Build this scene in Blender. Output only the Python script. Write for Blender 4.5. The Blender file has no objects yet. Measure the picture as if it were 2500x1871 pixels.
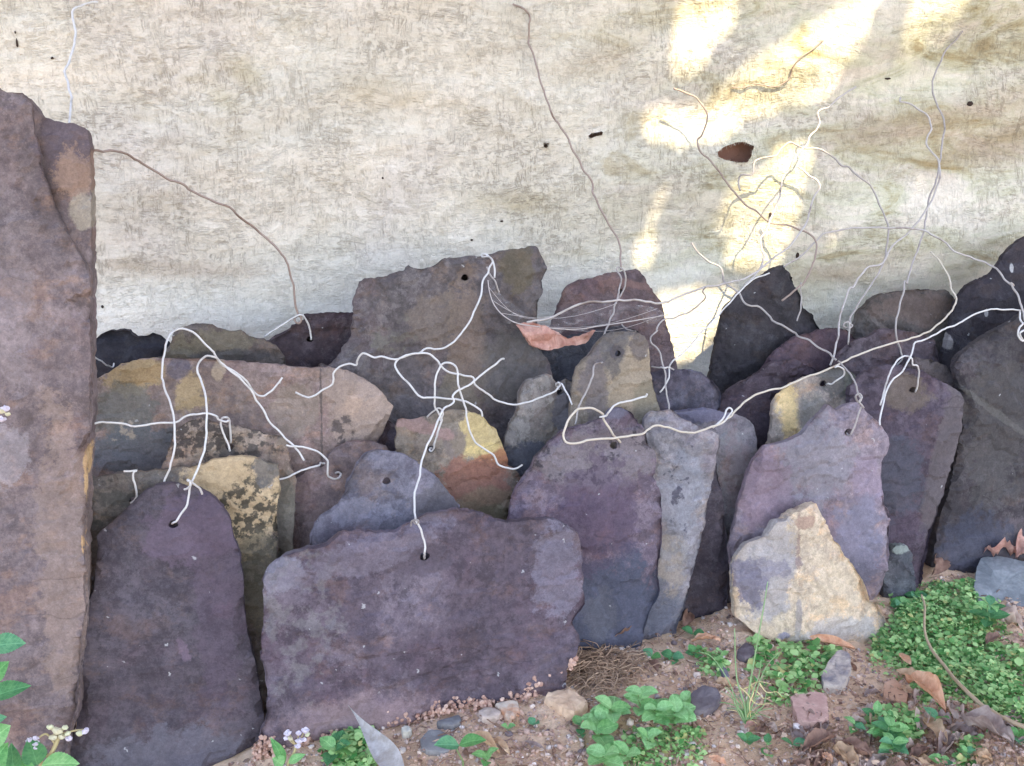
import bpy, bmesh, math, random
import numpy as np
from mathutils import Vector, Matrix, noise as mnoise
from mathutils.geometry import delaunay_2d_cdt

random.seed(7)
SC = bpy.context.scene
COL = SC.collection
R = math.radians

# ------------------------------------------------------------------ camera, sky, sun, exposure
CAM = Vector((0.0, -1.4, 0.65)); PITCH = R(17.0); TH = math.tan(R(25.0))
cd = bpy.data.cameras.new('camera'); cam = bpy.data.objects.new('camera', cd); COL.objects.link(cam)
cam.location = CAM; cam.rotation_euler = (R(90) - PITCH, 0, 0)
cd.sensor_fit = 'HORIZONTAL'; cd.angle = R(50.0); cd.clip_start = 0.02; cd.clip_end = 400.0
SC.camera = cam
SUN_EL, SUN_AZ = R(53), R(25)                     # azimuth: from straight behind the camera towards the right
SUNV = Vector((math.cos(SUN_EL)*math.sin(SUN_AZ), -math.cos(SUN_EL)*math.cos(SUN_AZ), math.sin(SUN_EL)))
w = bpy.data.worlds.new('World'); SC.world = w; w.use_nodes = True
wn = w.node_tree; bg = wn.nodes['Background']
sky = wn.nodes.new('ShaderNodeTexSky'); sky.sky_type = 'NISHITA'; sky.sun_disc = False
sky.sun_elevation = SUN_EL; sky.sun_rotation = math.pi - SUN_AZ
sky.air_density = 1.0; sky.dust_density = 1.6; sky.ozone_density = 0.6
wn.links.new(sky.outputs[0], bg.inputs[0]); bg.inputs[1].default_value = 0.15
sd = bpy.data.lights.new('sun', 'SUN'); sd.energy = 2.7; sd.angle = R(0.4); sd.color = (1.0, 0.86, 0.55)
sun = bpy.data.objects.new('sun', sd); COL.objects.link(sun)
sun.rotation_euler = (-SUNV).to_track_quat('-Z', 'Y').to_euler(); sun.location = SUNV*5
SC.view_settings.view_transform = 'Standard'; SC.view_settings.look = 'None'
SC.view_settings.gamma = 1.0; SC.view_settings.use_curve_mapping = False
SC.view_settings.exposure = 2.38
SC.render.engine = 'CYCLES'
SC.cycles.use_denoising = True
SC.cycles.max_bounces = 6; SC.cycles.transparent_max_bounces = 12

# ------------------------------------------------------------------ from photograph pixels to places
FW = Vector((0, math.cos(PITCH), -math.sin(PITCH))); UP = Vector((0, math.sin(PITCH), math.cos(PITCH)))
def ray(px, py):
    return FW + Vector((1, 0, 0))*((px-1250)/1250*TH) + UP*((935.5-py)/1250*TH)
FR = {'F': (0, 0, 1.1307), '1': (0, 0, .4229), '2': (800, 0, .4229), '3': (1600, 0, .4229), '4': (0, 600, .4229),
      '5': (800, 600, .4229), '6': (1600, 600, .4229), '7': (0, 1171, .4229), '8': (1800, 1200, .3165),
      '9': (1200, 1500, .3165), '0': (600, 1500, .3165), 'B': (1800, 1500, .3165)}
def sp(f, *pts):                                   # points read off one enlarged tile of the photograph
    ox, oy, s = FR[f]
    return [(ox+p[0]*s, oy+p[1]*s) + tuple(p[2:]) for p in pts]
K, LEAN = 0.22, 0.20                               # the row runs back to the right; the slates lean back
def y0(L): return -0.42 + 0.03*L
NRM = Vector((K, -1, LEAN)).normalized()
def on_plane(px, py, L, lean=LEAN):
    d = ray(px, py); a = y0(L)
    s = (a + K*CAM.x + lean*CAM.z - CAM.y)/(d.y - K*d.x - lean*d.z)
    return CAM + d*s
def plane_y(x, z, L): return y0(L) + K*x + LEAN*z
def mpp(p): return (Vector(p)-CAM).dot(FW)*TH/1250   # metres per photograph pixel at a place

# ------------------------------------------------------------------ small helpers
def s2l(c):
    return tuple((v/255/12.92 if v/255 <= .04045 else ((v/255+.055)/1.055)**2.4) for v in c)
def tag(o, label=None, cat=None, group=None, kind=None):
    if label: o['label'] = label
    if cat: o['category'] = cat
    if group: o['group'] = group
    if kind: o['kind'] = kind
    return o
def mesh_obj(name, verts, faces, mat, parent=None, loc=(0, 0, 0), smooth=True):
    me = bpy.data.meshes.new(name); me.from_pydata([tuple(v) for v in verts], [], faces)
    if mat: me.materials.append(mat)
    me.polygons.foreach_set('use_smooth', [smooth]*len(me.polygons)); me.update()
    o = bpy.data.objects.new(name, me); COL.objects.link(o); o.location = loc
    if parent: o.parent = parent
    return o
def empty(name, loc, rz=0):
    o = bpy.data.objects.new(name, None); COL.objects.link(o); o.location = loc; o.rotation_euler = (0, 0, rz)
    o.empty_display_size = .02
    return o
def fbm(p, oct=4, H=1.0):
    return mnoise.fractal(p, H, 2.0, oct)
def inside(P, poly):
    x, y = P[:, 0], P[:, 1]; r = np.zeros(len(P), bool); n = len(poly)
    for i in range(n):
        x1, y1 = poly[i]; x2, y2 = poly[(i+1) % n]
        if y1 == y2: continue
        c = ((y1 > y) != (y2 > y)) & (x < (x2-x1)*(y-y1)/(y2-y1)+x1)
        r ^= c
    return r
def edge_dist(P, poly):
    A = np.array(poly); Bq = np.roll(A, -1, 0); best = np.full(len(P), 1e9)
    for a, b in zip(A, Bq):
        ab = b-a; t = np.clip(((P-a)@ab)/max(ab@ab, 1e-12), 0, 1)
        best = np.minimum(best, np.hypot(*(P-(a+t[:, None]*ab)).T))
    return best

# ------------------------------------------------------------------ node helpers
class NT:
    def __init__(s, name):
        s.m = bpy.data.materials.new(name); s.m.use_nodes = True; s.t = s.m.node_tree; s.t.nodes.clear()
        s.out = s.t.nodes.new('ShaderNodeOutputMaterial'); s.b = s.t.nodes.new('ShaderNodeBsdfPrincipled')
        s.t.links.new(s.b.outputs[0], s.out.inputs[0])
    def n(s, t, **kw):
        nd = s.t.nodes.new('ShaderNode'+t)
        for k, v in kw.items(): setattr(nd, k, v)
        return nd
    def set(s, sock, v):
        if hasattr(v, 'is_linked'): s.t.links.new(v, sock)
        elif isinstance(v, (tuple, list)) and len(v) == 3 and sock.type == 'RGBA': sock.default_value = (*v, 1)
        else: sock.default_value = v
    def coord(s, which='Object'): return s.n('TexCoord').outputs[which]
    def map(s, v, loc=(0, 0, 0), rot=(0, 0, 0), sc=(1, 1, 1)):
        m = s.n('Mapping'); s.set(m.inputs[0], v); m.inputs[1].default_value = loc; m.inputs[2].default_value = rot
        m.inputs[3].default_value = sc; return m.outputs[0]
    def noise(s, v, scale, detail=4, rough=.55, dist=0, col=False):
        m = s.n('TexNoise'); s.set(m.inputs['Vector'], v); m.inputs['Scale'].default_value = scale
        m.inputs['Detail'].default_value = detail; m.inputs['Roughness'].default_value = rough; m.inputs['Distortion'].default_value = dist
        return m.outputs['Color' if col else 'Fac']
    def vor(s, v, scale, out='Distance', feature='F1'):
        m = s.n('TexVoronoi', feature=feature); s.set(m.inputs['Vector'], v); m.inputs['Scale'].default_value = scale
        return m.outputs[out]
    def mr(s, v, a, b, c=0.0, d=1.0, smooth=True):
        m = s.n('MapRange', interpolation_type='SMOOTHSTEP' if smooth else 'LINEAR')
        s.set(m.inputs[0], v)
        for i, q in enumerate((a, b, c, d)): s.set(m.inputs[i+1], q)
        return m.outputs[0]
    def mix(s, f, a, b, mode='MIX'):
        m = s.n('Mix', data_type='RGBA', blend_type=mode); s.set(m.inputs[0], f); s.set(m.inputs[6], a); s.set(m.inputs[7], b)
        return m.outputs[2]
    def ma(s, op, a, b=0.0):
        m = s.n('Math', operation=op); s.set(m.inputs[0], a); s.set(m.inputs[1], b); return m.outputs[0]
    def vm(s, op, a, b):
        m = s.n('VectorMath', operation=op); s.set(m.inputs[0], a); s.set(m.inputs[1], b)
        return m.outputs['Value' if op == 'LENGTH' else 'Vector']
    def bump(s, h, strength=.5, dist=.002, nrm=None):
        m = s.n('Bump'); s.set(m.inputs['Height'], h); m.inputs['Strength'].default_value = strength; m.inputs['Distance'].default_value = dist
        if nrm: s.set(m.inputs['Normal'], nrm)
        return m.outputs[0]
    def fin(s, col, rough=.8, nrm=None, spec=.25):
        s.set(s.b.inputs['Base Color'], col); s.set(s.b.inputs['Roughness'], rough); s.b.inputs['Specular IOR Level'].default_value = spec
        if nrm: s.set(s.b.inputs['Normal'], nrm)
        return s.m

def blob_mask(t, P, wob, c, r, ang=0.0, amp=.5, soft=.15, grain=None, gs=90):
    v = t.vm('SUBTRACT', P, tuple(c))
    if ang:
        q = t.n('VectorRotate', rotation_type='Y_AXIS'); t.set(q.inputs['Vector'], v); q.inputs['Angle'].default_value = ang; v = q.outputs[0]
    v = t.vm('MULTIPLY', v, (1/r[0], 0, 1/r[1]))
    d = t.vm('LENGTH', v, (0, 0, 0))
    d = t.ma('ADD', d, t.ma('MULTIPLY', t.ma('SUBTRACT', wob, .5), amp*2))
    mk = t.mr(d, 1+soft, 1-soft)
    if grain is not None:
        g = t.noise(P, gs, 5, .6)
        mk = t.ma('MULTIPLY', mk, t.mr(g, grain-.04, grain+.05))
    return mk

def slate_mat(name, base, dark=None, light=None, blobs=(), specks=.5, dust=.35, streak=0.3, hue_k=.32):
    t = NT(name); base = s2l(base); base = (base[0]*.95, base[1]*.91, base[2]*.85)
    dark = s2l(dark) if dark else tuple(c*.66 for c in base)
    light = s2l(light) if light else tuple(min(1, c*1.45+.012) for c in base)
    P = t.coord(); seed = (random.uniform(0, 50), random.uniform(0, 50), random.uniform(0, 50))
    Q = t.map(P, seed)
    a = t.noise(Q, 8, 12, .74, .5)
    col = t.mix(t.mr(a, .33, .5), dark, base)
    col = t.mix(t.mr(a, .52, .68), col, light)
    hue = t.noise(t.map(P, seed[::-1]), 13, 8, .66)
    col = t.mix(t.ma('MULTIPLY', t.mr(hue, .5, .62), hue_k), col, t.mix(1.0, col, (1.17, .93, .97), 'MULTIPLY'))
    col = t.mix(t.ma('MULTIPLY', t.mr(hue, .5, .38), hue_k), col, t.mix(1.0, col, (.90, .98, 1.0), 'MULTIPLY'))
    wr = t.noise(t.map(P, seed[::-1], (0, 0, 0), (1, 1, 1.6)), 21, 10, .74)
    col = t.mix(t.ma('MULTIPLY', t.mr(wr, .51, .60), .6), col, t.mix(1.0, col, (1.32, 1.10, .86), 'MULTIPLY'))
    md = t.noise(Q, 85, 6, .72)
    col = t.mix(1.0, col, t.mix(t.mr(md, .36, .64), (.80, .80, .82), (1.2, 1.2, 1.18)), 'MULTIPLY')
    du = t.noise(Q, 22, 13, .80, .2); du2 = t.noise(Q, 6, 4, .6)
    col = t.mix(t.ma('MULTIPLY', t.ma('MULTIPLY', t.mr(du, .51, .565), t.mr(du2, .38, .58, .25, 1)), dust*1.05), col, tuple(c*1.6+.05 for c in base))
    dk = t.noise(t.map(Q, (9, 4, 2)), 30, 12, .78, .2)
    col = t.mix(t.ma('MULTIPLY', t.mr(dk, .53, .60), .6), col, tuple(c*.55 for c in base))
    st = t.noise(t.map(Q, (0, 0, 0), (0, R(12), 0), (60, 60, 9)), 1, 6, .7)
    col = t.mix(t.ma('MULTIPLY', t.mr(st, .35, .7), streak), col, t.mix(1.0, col, (1.3, 1.27, 1.25), 'MULTIPLY'))
    wob = t.noise(Q, 42, 11, .76)
    for bl in blobs:
        mk = blob_mask(t, P, wob, *bl['geo'], amp=bl.get('amp', .5)*1.9+.15, soft=bl.get('soft', .15), grain=bl.get('grain'), gs=bl.get('gs', 90))
        bc = s2l(bl['col'])
        bcol = t.mix(t.mr(a, .35, .68), tuple(c*.8 for c in bc), tuple(c*1.16 for c in bc))
        col = t.mix(t.ma('MULTIPLY', mk, bl.get('k', .85)), col, bcol)
    fine = t.noise(Q, 190, 8, .85)
    col = t.mix(1.0, col, t.mix(t.mr(fine, .3, .7, smooth=False), (.70, .70, .70), (1.32, 1.32, 1.32)), 'MULTIPLY')
    fi2 = t.noise(Q, 620, 4, .8)
    col = t.mix(1.0, col, t.mix(t.mr(fi2, .32, .68, smooth=False), (.86, .86, .86), (1.15, 1.15, 1.15)), 'MULTIPLY')
    ck = t.noise(t.map(Q, (2, 8, 5), (0, R(-20), 0), (1, 1, 2.4)), 5.5, 3, .5, 0)
    ckm = t.ma('MULTIPLY', t.mr(t.ma('ABSOLUTE', t.ma('SUBTRACT', ck, .5)), .0075, .001), t.mr(t.noise(Q, 9, 3), .5, .6))
    col = t.mix(t.ma('MULTIPLY', ckm, .28), col, tuple(c*.42 for c in base))
    sc_ = t.noise(t.map(Q, (6, 3, 5), (0, R(38), 0), (1, 1, 16)), 16, 5, .6)
    col = t.mix(t.ma('MULTIPLY', t.mr(t.ma('ABSOLUTE', t.ma('SUBTRACT', sc_, .55)), .008, .001), .12), col, tuple(c*1.7+.06 for c in base))
    Qv = t.vm('ADD', Q, t.vm('MULTIPLY', t.noise(Q, 150, 3, .6, col=True), (.012, .012, .012))); vs = t.vor(Qv, 75); vc = t.vor(Qv, 75, 'Color')
    sep = t.n('SeparateColor'); t.set(sep.inputs[0], vc)
    sk = t.ma('MULTIPLY', t.mr(t.ma('ADD', vs, t.ma('MULTIPLY', sep.outputs[1], .07)), .16, .09), t.ma('GREATER_THAN', sep.outputs[0], 1-.26*specks))
    col = t.mix(t.ma('MULTIPLY', sk, .7), col, (.42, .40, .40))
    h1 = t.noise(Q, 34, 9, .66, .4)
    ter = t.noise(t.map(Q, (3, 1, 2), (0, R(-25), 0), (1, 1, 1.7)), 9, 5, .55)
    ter = t.mr(t.ma('FRACT', t.ma('MULTIPLY', ter, 7)), .0, .12)
    nrm = t.bump(h1, .75, .0035); nrm = t.bump(ter, .16, .0012, nrm); nrm = t.bump(t.ma('SUBTRACT', 0.0, ckm), .3, .0015, nrm); nrm = t.bump(fine, .38, .0009, nrm)
    return t.fin(col, .82, nrm, .22)

# ------------------------------------------------------------------ slate builder
def resample(poly, step, jag, seed):
    out = []; n = len(poly)
    # Catmull-Rom, only lightly, so that corners stay
    for i in range(n):
        p0, p1, p2, p3 = (np.array(poly[(i+j-1) % n]) for j in range(4))
        L = np.hypot(*(p2-p1)); k = max(1, int(L/step))
        for q in range(k):
            u = q/k
            lin = p1+(p2-p1)*u
            cr = .5*((2*p1)+(-p0+p2)*u+(2*p0-5*p1+4*p2-p3)*u*u+(-p0+3*p1-3*p2+p3)*u**3)
            out.append(lin*.7+cr*.3)
    rs = random.Random(int(seed*1000) % 100003); N = len(out); off = np.zeros((N, 2))
    for knot, amp in ((9, .45), (3, .55), (1, .42)):
        m_ = max(3, N//knot); kv = [(rs.uniform(-1, 1)**3*1.5 if knot > 3 else rs.uniform(-1, 1), rs.uniform(-1, 1)) for _ in range(m_)]
        for i in range(N):
            q = i/N*m_; a = int(q) % m_; b = (a+1) % m_; u = q-int(q)
            off[i] += amp*jag*((1-u)*np.array(kv[a])+u*np.array(kv[b]))
    return [(p[0]+o[0], p[1]+o[1]) for p, o in zip(out, off)]

def slab_mesh(poly, L, th, mat, name, holes=(), relief=.0022, step=.0046, jag=.0019, seed=0, front=0.0, flakes=1.0, chip=1.0, fold=None):
    """poly, holes: outlines in (x, z) on the leaning plane of layer L -> verts, faces, sharp flags (world space)."""
    ol = resample(poly, .0034, jag, seed)
    hl = [[(cx+r*math.cos(a)*(1+.15*math.sin(3*a+seed)), cz+r*.9*math.sin(a)) for a in [i*math.tau/14 for i in range(14)]] for cx, cz, r in holes]
    A = np.array(ol); mn, mx = A.min(0), A.max(0)
    gx = np.arange(mn[0], mx[0], step); gz_ = np.arange(mn[1], mx[1], step*.9)
    rs = np.random.RandomState(int(seed*13) % 9999)
    G = np.array([(x+(step*.5 if j % 2 else 0), z) for j, z in enumerate(gz_) for x in gx])
    G = G+rs.uniform(-.25, .25, G.shape)*step
    G = G[inside(G, ol)]; D = edge_dist(G, ol); keep = D > step*.45
    G, D = G[keep], D[keep]
    for h in hl:
        dh = edge_dist(G, h); k2 = (~inside(G, h)) & (dh > step*.3); G, D = G[k2], D[k2]
    pts = [Vector(p) for p in ol]; edges = [(i, (i+1) % len(ol)) for i in range(len(ol))]; rings = [list(range(len(ol)))]
    for h in hl:
        b = len(pts); pts += [Vector(p) for p in h]; edges += [(b+i, b+(i+1) % len(h)) for i in range(len(h))]; rings.append(list(range(b, b+len(h))))
    nb = len(pts); allp = pts+[Vector(p) for p in G]
    def cdt(p, back=False):
        vc, _, fs, ov, _, _ = delaunay_2d_cdt(p, edges, [], 0, 1e-6)
        V = np.array([tuple(v) for v in vc]); m = {}
        for i, o in enumerate(ov):
            for q in o: m[q] = i
        C_ = np.array([V[list(f)].mean(0) for f in fs]); ok = inside(C_, ol)
        for h in hl:
            if not (back and L >= 6.5): ok &= ~inside(C_, h)      # the back row's holes end blind, in the dark
        return V, [f for f, k in zip(fs, ok) if k], m
    V, F, m = cdt(allp)
    De = edge_dist(V, ol)
    Dh = np.full(len(V), 1.0)
    for h in hl: Dh = np.minimum(Dh, edge_dist(V, h))
    out = []
    for (x, z), d, dh in zip(V, De, Dh):
        p = Vector((x, z, 0)); s = seed*3.1
        o = relief*(fbm(Vector((x*9+s, z*9, s)), 5, .9)*1.2)
        q = mnoise.noise(Vector((x*11+s, z*16-s, 4+s)))*2.2+mnoise.noise(Vector((x*40, z*60, s)))*.35
        o += flakes*.0019*(math.floor(q*1.6+.5)+.35*math.sin(q*5))
        ch = .5+.5*mnoise.noise(Vector((x*60+s, z*60, s+5)))
        o -= chip*(.0004+.0016*ch)*math.exp(-d/.0022)
        cb = mnoise.noise(Vector((x*17-s, z*17, s+8)))+.45*mnoise.noise(Vector((x*60, z*60, s+2)))
        if cb > -.05:
            bw = .003+.026*(cb+.05)
            if d < bw: o -= chip*.0022
            if d < bw*.5: o -= chip*.0020
        if fold: o -= fold[1]*abs(x-fold[0])-.006
        if dh < .008: o -= .0022*(1-dh/.008)
        out.append(Vector((x, plane_y(x, z, L), z))+NRM*(o+front))
    nf = len(out); sharp = set(); faces = [tuple(f) for f in F]; smooth = [True]*len(faces)
    # side walls: rings stepping back unevenly, like split layers
    Vb, Fb, mb = cdt(pts, True)
    base = len(out)
    for (x, z) in Vb: out.append(Vector((x, plane_y(x, z, L), z))-NRM*(th-front))
    for f in Fb: faces.append(tuple(base+i for i in reversed(f))); smooth.append(False)
    for ri, ring in enumerate(rings):
        prev = [m[i] for i in ring]; n = len(ring); dup = [len(out)+q for q in range(n)]; out += [out[i].copy() for i in prev]; cen = np.array([V[i] for i in prev]).mean(0)
        seqs = [dup]
        if ri == 0:
            for lev in (.3, .62):
                row = []
                for j, i in enumerate(ring):
                    x, z = V[m[i]]; amt = .0028*(mnoise.noise(Vector((x*30, z*30, seed+lev*37)))+.5*mnoise.noise(Vector((x*120, z*120, seed+lev*11))))
                    dx, dz = x-cen[0], z-cen[1]; l = math.hypot(dx, dz)+1e-6
                    row.append(len(out)); xx, zz = x+dx/l*amt, z+dz/l*amt
                    out.append(Vector((xx, plane_y(xx, zz, L), zz))-NRM*(th*lev-front))
                seqs.append(row)
        seqs.append([base+mb[i] for i in ring])
        ccw = sum(V[prev[i]][0]*V[prev[(i+1) % n]][1]-V[prev[(i+1) % n]][0]*V[prev[i]][1] for i in range(n)) > 0
        flip = (ccw if ri == 0 else not ccw)
        for a, b in zip(seqs[:-1], seqs[1:]):
            for i in range(n):
                j = (i+1) % n; q = (a[i], b[i], b[j], a[j]); faces.append(q if flip else q[::-1]); smooth.append(False)
    return out, faces, smooth

def finish(name, verts, faces, smooth, mat, parent=None, base=None):
    b = base if base is not None else Vector((sum(v.x for v in verts)/len(verts), sum(v.y for v in verts)/len(verts), min(v.z for v in verts)))
    me = bpy.data.meshes.new(name); me.from_pydata([tuple(v-b) for v in verts], [], faces); me.materials.append(mat)
    me.polygons.foreach_set('use_smooth', smooth); me.update(); me.set_sharp_from_angle(angle=R(17))
    o = bpy.data.objects.new(name, me); COL.objects.link(o)
    if parent: o.parent = parent
    else: o.location = b
    return o, b

SLATE_GROUP = 'old roofing slates stacked on edge'
ANCH = []                                            # places where the soil touches a slate
def slate(label, L, pts, col, th=.011, ground=None, hole=None, name='slate_slab', blobs=(), anch=(), seed=None, hr=9, base_only=False, **kw):
    mk = {k: kw.pop(k) for k in ('dark', 'light', 'specks', 'dust', 'streak', 'hue_k') if k in kw}
    if 'fold' in kw: kw['fold'] = (on_plane(kw['fold'][0], 1400, L).x, kw['fold'][1])
    seed = seed if seed is not None else (sum(map(ord, label)) % 97)+.37
    W = [on_plane(p[0], p[1], L) for p in pts]
    poly = [(p.x, p.z) for p in W]
    if ground:                                       # (left px, right px): the hidden foot, set into the soil
        for px in ground[::-1] if not kw.pop('ccw', False) else ground:
            zz = -.03; d = ray(px, 1700); xx = 0
            for _ in range(6):
                yy = plane_y(xx, zz, L); q = Vector((xx, yy, zz))-CAM; dep = q.dot(FW); xx = (px-1250)/1250*TH*dep
            poly.append((xx, zz))
    area = sum(poly[i][0]*poly[(i+1) % len(poly)][1]-poly[(i+1) % len(poly)][0]*poly[i][1] for i in range(len(poly)))
    if area < 0: poly = poly[::-1]
    hs = []
    for h in (hole or ()):
        q = on_plane(h[0], h[1], L); hs.append((q.x, q.z, (h[2] if len(h) > 2 else hr)*mpp(q)))
    v, f, s = slab_mesh(poly, L, th, None, name, hs, seed=seed, **kw)
    b = Vector((sum(p[0] for p in poly)/len(poly), 0, min(p[1] for p in poly))); b.y = plane_y(b.x, b.z, L)
    bl = []
    for q in blobs:                                  # dict(at=(px,py), r=(rx,ry) px, col, ang)
        c = on_plane(*q['at'], L); u = mpp(c); d = dict(q)
        d['geo'] = ((c-b), (q['r'][0]*u, q['r'][1]*u*1.06), R(q.get('ang', 0))); bl.append(d)
    mat = slate_mat('slate_'+str(int(seed*100)), col, blobs=bl, **mk)
    o, _ = finish(name, v, f, s, mat, base=b)
    tag(o, label, 'slate', SLATE_GROUP, 'thing')
    for p in anch:
        q = on_plane(p[0], p[1], L); ANCH.append((q.x, q.y, q.z))
    return o, mat, b

def flat(f, *xy): return sp(f, *xy)
# ================================================================== BUILD
# ------------------------------------------------------------------ the slates, front to back
A_pts = sp('F', (-70, 190), (0, 193), (45, 200), (63, 218), (72, 235), (82, 248), (115, 258), (152, 262), (175, 273), (186, 300), (190, 420), (192, 620), (193, 740), (193, 870), (190, 960), (184, 1050), (183, 1160), (183, 1250), (180, 1350), (172, 1450), (165, 1540), (150, 1600), (138, 1665), (130, 1740), (-70, 1740))
A_bl = [dict(at=(150, 330), r=(60, 130), col=(98, 84, 88), amp=.4), dict(at=(165, 430), r=(45, 60), col=(160, 130, 112), amp=.7, k=.7), dict(at=(190, 520), r=(30, 40), col=(165, 152, 135), amp=.5, k=.7),
        dict(at=(150, 1350), r=(55, 330), col=(150, 128, 116), amp=.9, k=.45), dict(at=(208, 1160), r=(10, 60), col=(196, 160, 112), amp=.6, k=.7), dict(at=(203, 1330), r=(5, 26), col=(192, 152, 106), k=.7),
        dict(at=(20, 1120), r=(50, 70), col=(150, 140, 142), k=.5, amp=.8), dict(at=(30, 700), r=(40, 200), col=(140, 126, 126), k=.35, amp=.9)]
A, A_mat, A_b = slate('tall brown mauve stone slab standing upright at the left edge of the stack', 0, A_pts, (110, 98, 101), th=.03, name='stone_slab', blobs=A_bl, hue_k=.15, dust=.22, streak=.5, specks=.2, front=-.012, relief=.003)
fl = sp('F', (-70, 190), (0, 193), (45, 200), (63, 218), (68, 260), (76, 310), (92, 380), (108, 420), (118, 450), (138, 490), (158, 530), (182, 570), (191, 600), (192, 620), (193, 740), (193, 870), (188, 960), (182, 1050), (181, 1160), (181, 1250), (177, 1350), (168, 1450), (160, 1540), (144, 1600), (132, 1665), (124, 1740), (-70, 1740))
fp = [on_plane(*p, 0) for p in fl]; fp = [(p.x, p.z) for p in fp][::-1]
v, f, s = slab_mesh(fp, 0, .0112, None, 'outer_layer', seed=5.2, front=.0, relief=.002, flakes=.7)
o, _ = finish('outer_layer', v, f, s, A_mat, parent=A, base=A_b)

C_pts = sp('F', (570, 1255), (590, 1225), (620, 1200), (665, 1185), (700, 1178), (740, 1152), (800, 1150), (850, 1152), (890, 1132), (940, 1110), (1000, 1105), (1050, 1115), (1105, 1130), (1160, 1125), (1200, 1125), (1250, 1155), (1258, 1200), (1262, 1260), (1265, 1310), (1235, 1350), (1255, 1385), (1240, 1420), (1225, 1445), (1222, 1500), (1180, 1512), (1100, 1520), (1000, 1540), (900, 1560), (850, 1572), (760, 1590), (700, 1605), (650, 1612), (600, 1627), (560, 1640), (555, 1600), (572, 1560), (575, 1500), (565, 1420), (568, 1330))
C_bl = [dict(at=(1030, 1365), r=(75, 40), col=(82, 72, 80), amp=.5), dict(at=(860, 1770), r=(170, 60), col=(150, 128, 130), amp=.6, k=.75, soft=.4), dict(at=(730, 1480), r=(90, 200), col=(118, 112, 112), amp=.9, k=.5, grain=.5, gs=60), dict(at=(690, 1400), r=(50, 40), col=(130, 124, 132), amp=.5, k=.6),
        dict(at=(1360, 1400), r=(60, 110), col=(120, 112, 124), k=.6, amp=.8), dict(at=(900, 1350), r=(180, 40), ang=15, col=(112, 103, 114), amp=.9, k=.6)]
C, C_mat, C_b = slate('broad dark purple slab with one wire hole, front and lowest of the stack', 0, C_pts, (85, 75, 86), th=.015, hole=[(1037, 1360, 12)], name='stone_slab', blobs=C_bl, dust=.38, specks=1.0, relief=.0045,
      anch=[(p[0], p[1]-4) for p in sp('F', (565, 1637), (650, 1612), (760, 1590), (850, 1572), (1000, 1540), (1100, 1520), (1215, 1503))])

B_pts = sp('7', (553, 325), (640, 250), (740, 165), (830, 85), (900, 40), (1000, 25), (1080, 50), (1150, 60), (1230, 100), (1290, 160), (1330, 230), (1345, 320), (1380, 420), (1405, 600), (1415, 850), (1440, 960), (1475, 1040), (1490, 1130), (1500, 1230), (1510, 1290), (1525, 1400), (1490, 1510), (1440, 1560), (1330, 1612), (1250, 1650), (1150, 1720), (380, 1740), (400, 1560), (440, 1400), (465, 1000), (490, 760), (540, 650), (548, 560), (560, 420))
B_bl = [dict(at=(470, 1290), r=(110, 80), col=(100, 85, 98), amp=.6, k=.7), dict(at=(430, 1840), r=(170, 60), col=(98, 94, 102), amp=.8, k=.7), dict(at=(450, 1590), r=(13, 26), col=(112, 94, 106), ang=20, amp=1.0, k=.6), dict(at=(545, 1490), r=(25, 16), col=(100, 80, 90), amp=1.1, k=.5), dict(at=(530, 1380), r=(60, 300), col=(88, 74, 86), amp=.6, k=.5)]
slate('dark purple grey slate with a rounded top beside the tall mauve slab', 1, B_pts, (80, 73, 82), th=.013, hole=[(423, 1281, 11)], blobs=B_bl, jag=.0011, specks=1.0, dust=.2, streak=.15, relief=.003, flakes=.6,
      anch=[(560, 1855), (500, 1895), (200, 1905)])

D_pts = sp('4', (470, 1352), (560, 1335), (700, 1312), (940, 1300), (1120, 1278), (1240, 1240), (1400, 1216), (1470, 1222), (1550, 1255), (1600, 1268), (1607, 1400), (1605, 1550), (1603, 1700), (1595, 1840))
D_bl = [dict(at=(590, 1165), r=(130, 170), col=(180, 155, 122), amp=.5), dict(at=(610, 1290), r=(90, 130), col=(62, 58, 52), amp=.5, grain=.49, gs=120, k=.9), dict(at=(630, 1420), r=(60, 110), col=(95, 88, 75), amp=.7, k=.7), dict(at=(650, 1150), r=(30, 40), col=(95, 90, 88), amp=.5), dict(at=(280, 1230), r=(110, 60), col=(78, 75, 72), amp=.8, grain=.5, gs=40)]
slate('grey slate with ochre right half spotted black, behind the rounded purple slate', 2.3, D_pts, (104, 97, 95), ground=(200, 655), hole=[(325, 1221, 9)], blobs=D_bl, dust=.3)
E_pts = sp('4', (920, 1330), (960, 1230), (1010, 1080), (1060, 1030), (1150, 1010), (1270, 1030), (1420, 1060), (1550, 1090), (1640, 1110), (1663, 1150), (1668, 1285), (1703, 1345), (1708, 1500), (1702, 1620), (1695, 1760))
E_bl = [dict(at=(470, 1070), r=(90, 45), col=(55, 50, 50), amp=.5, grain=.47, gs=110), dict(at=(590, 1085), r=(90, 60), col=(72, 66, 64), amp=.6, grain=.51, gs=95), dict(at=(700, 1290), r=(25, 120), col=(112, 106, 98), amp=.5)]
slate('beige grey slate blotched black at its top, behind the ochre half slate', 3.2, E_pts, (136, 123, 115), ground=(400, 715), hole=[(560, 1092, 10)], blobs=E_bl)
H_pts = sp('4', (1680, 1400), (1720, 1350), (1800, 1290), (1870, 1260), (1920, 1200), (2010, 1150), (2110, 1128), (2180, 1140), (2230, 1165), (2300, 1240), (2340, 1330))
slate('mauve brown slate with a curled wire hook, left of the blue grey round slate', 4.2, H_pts, (112, 99, 102), ground=(700, 1000), hole=[(784, 1136, 8), (829, 1157, 7)])
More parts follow.
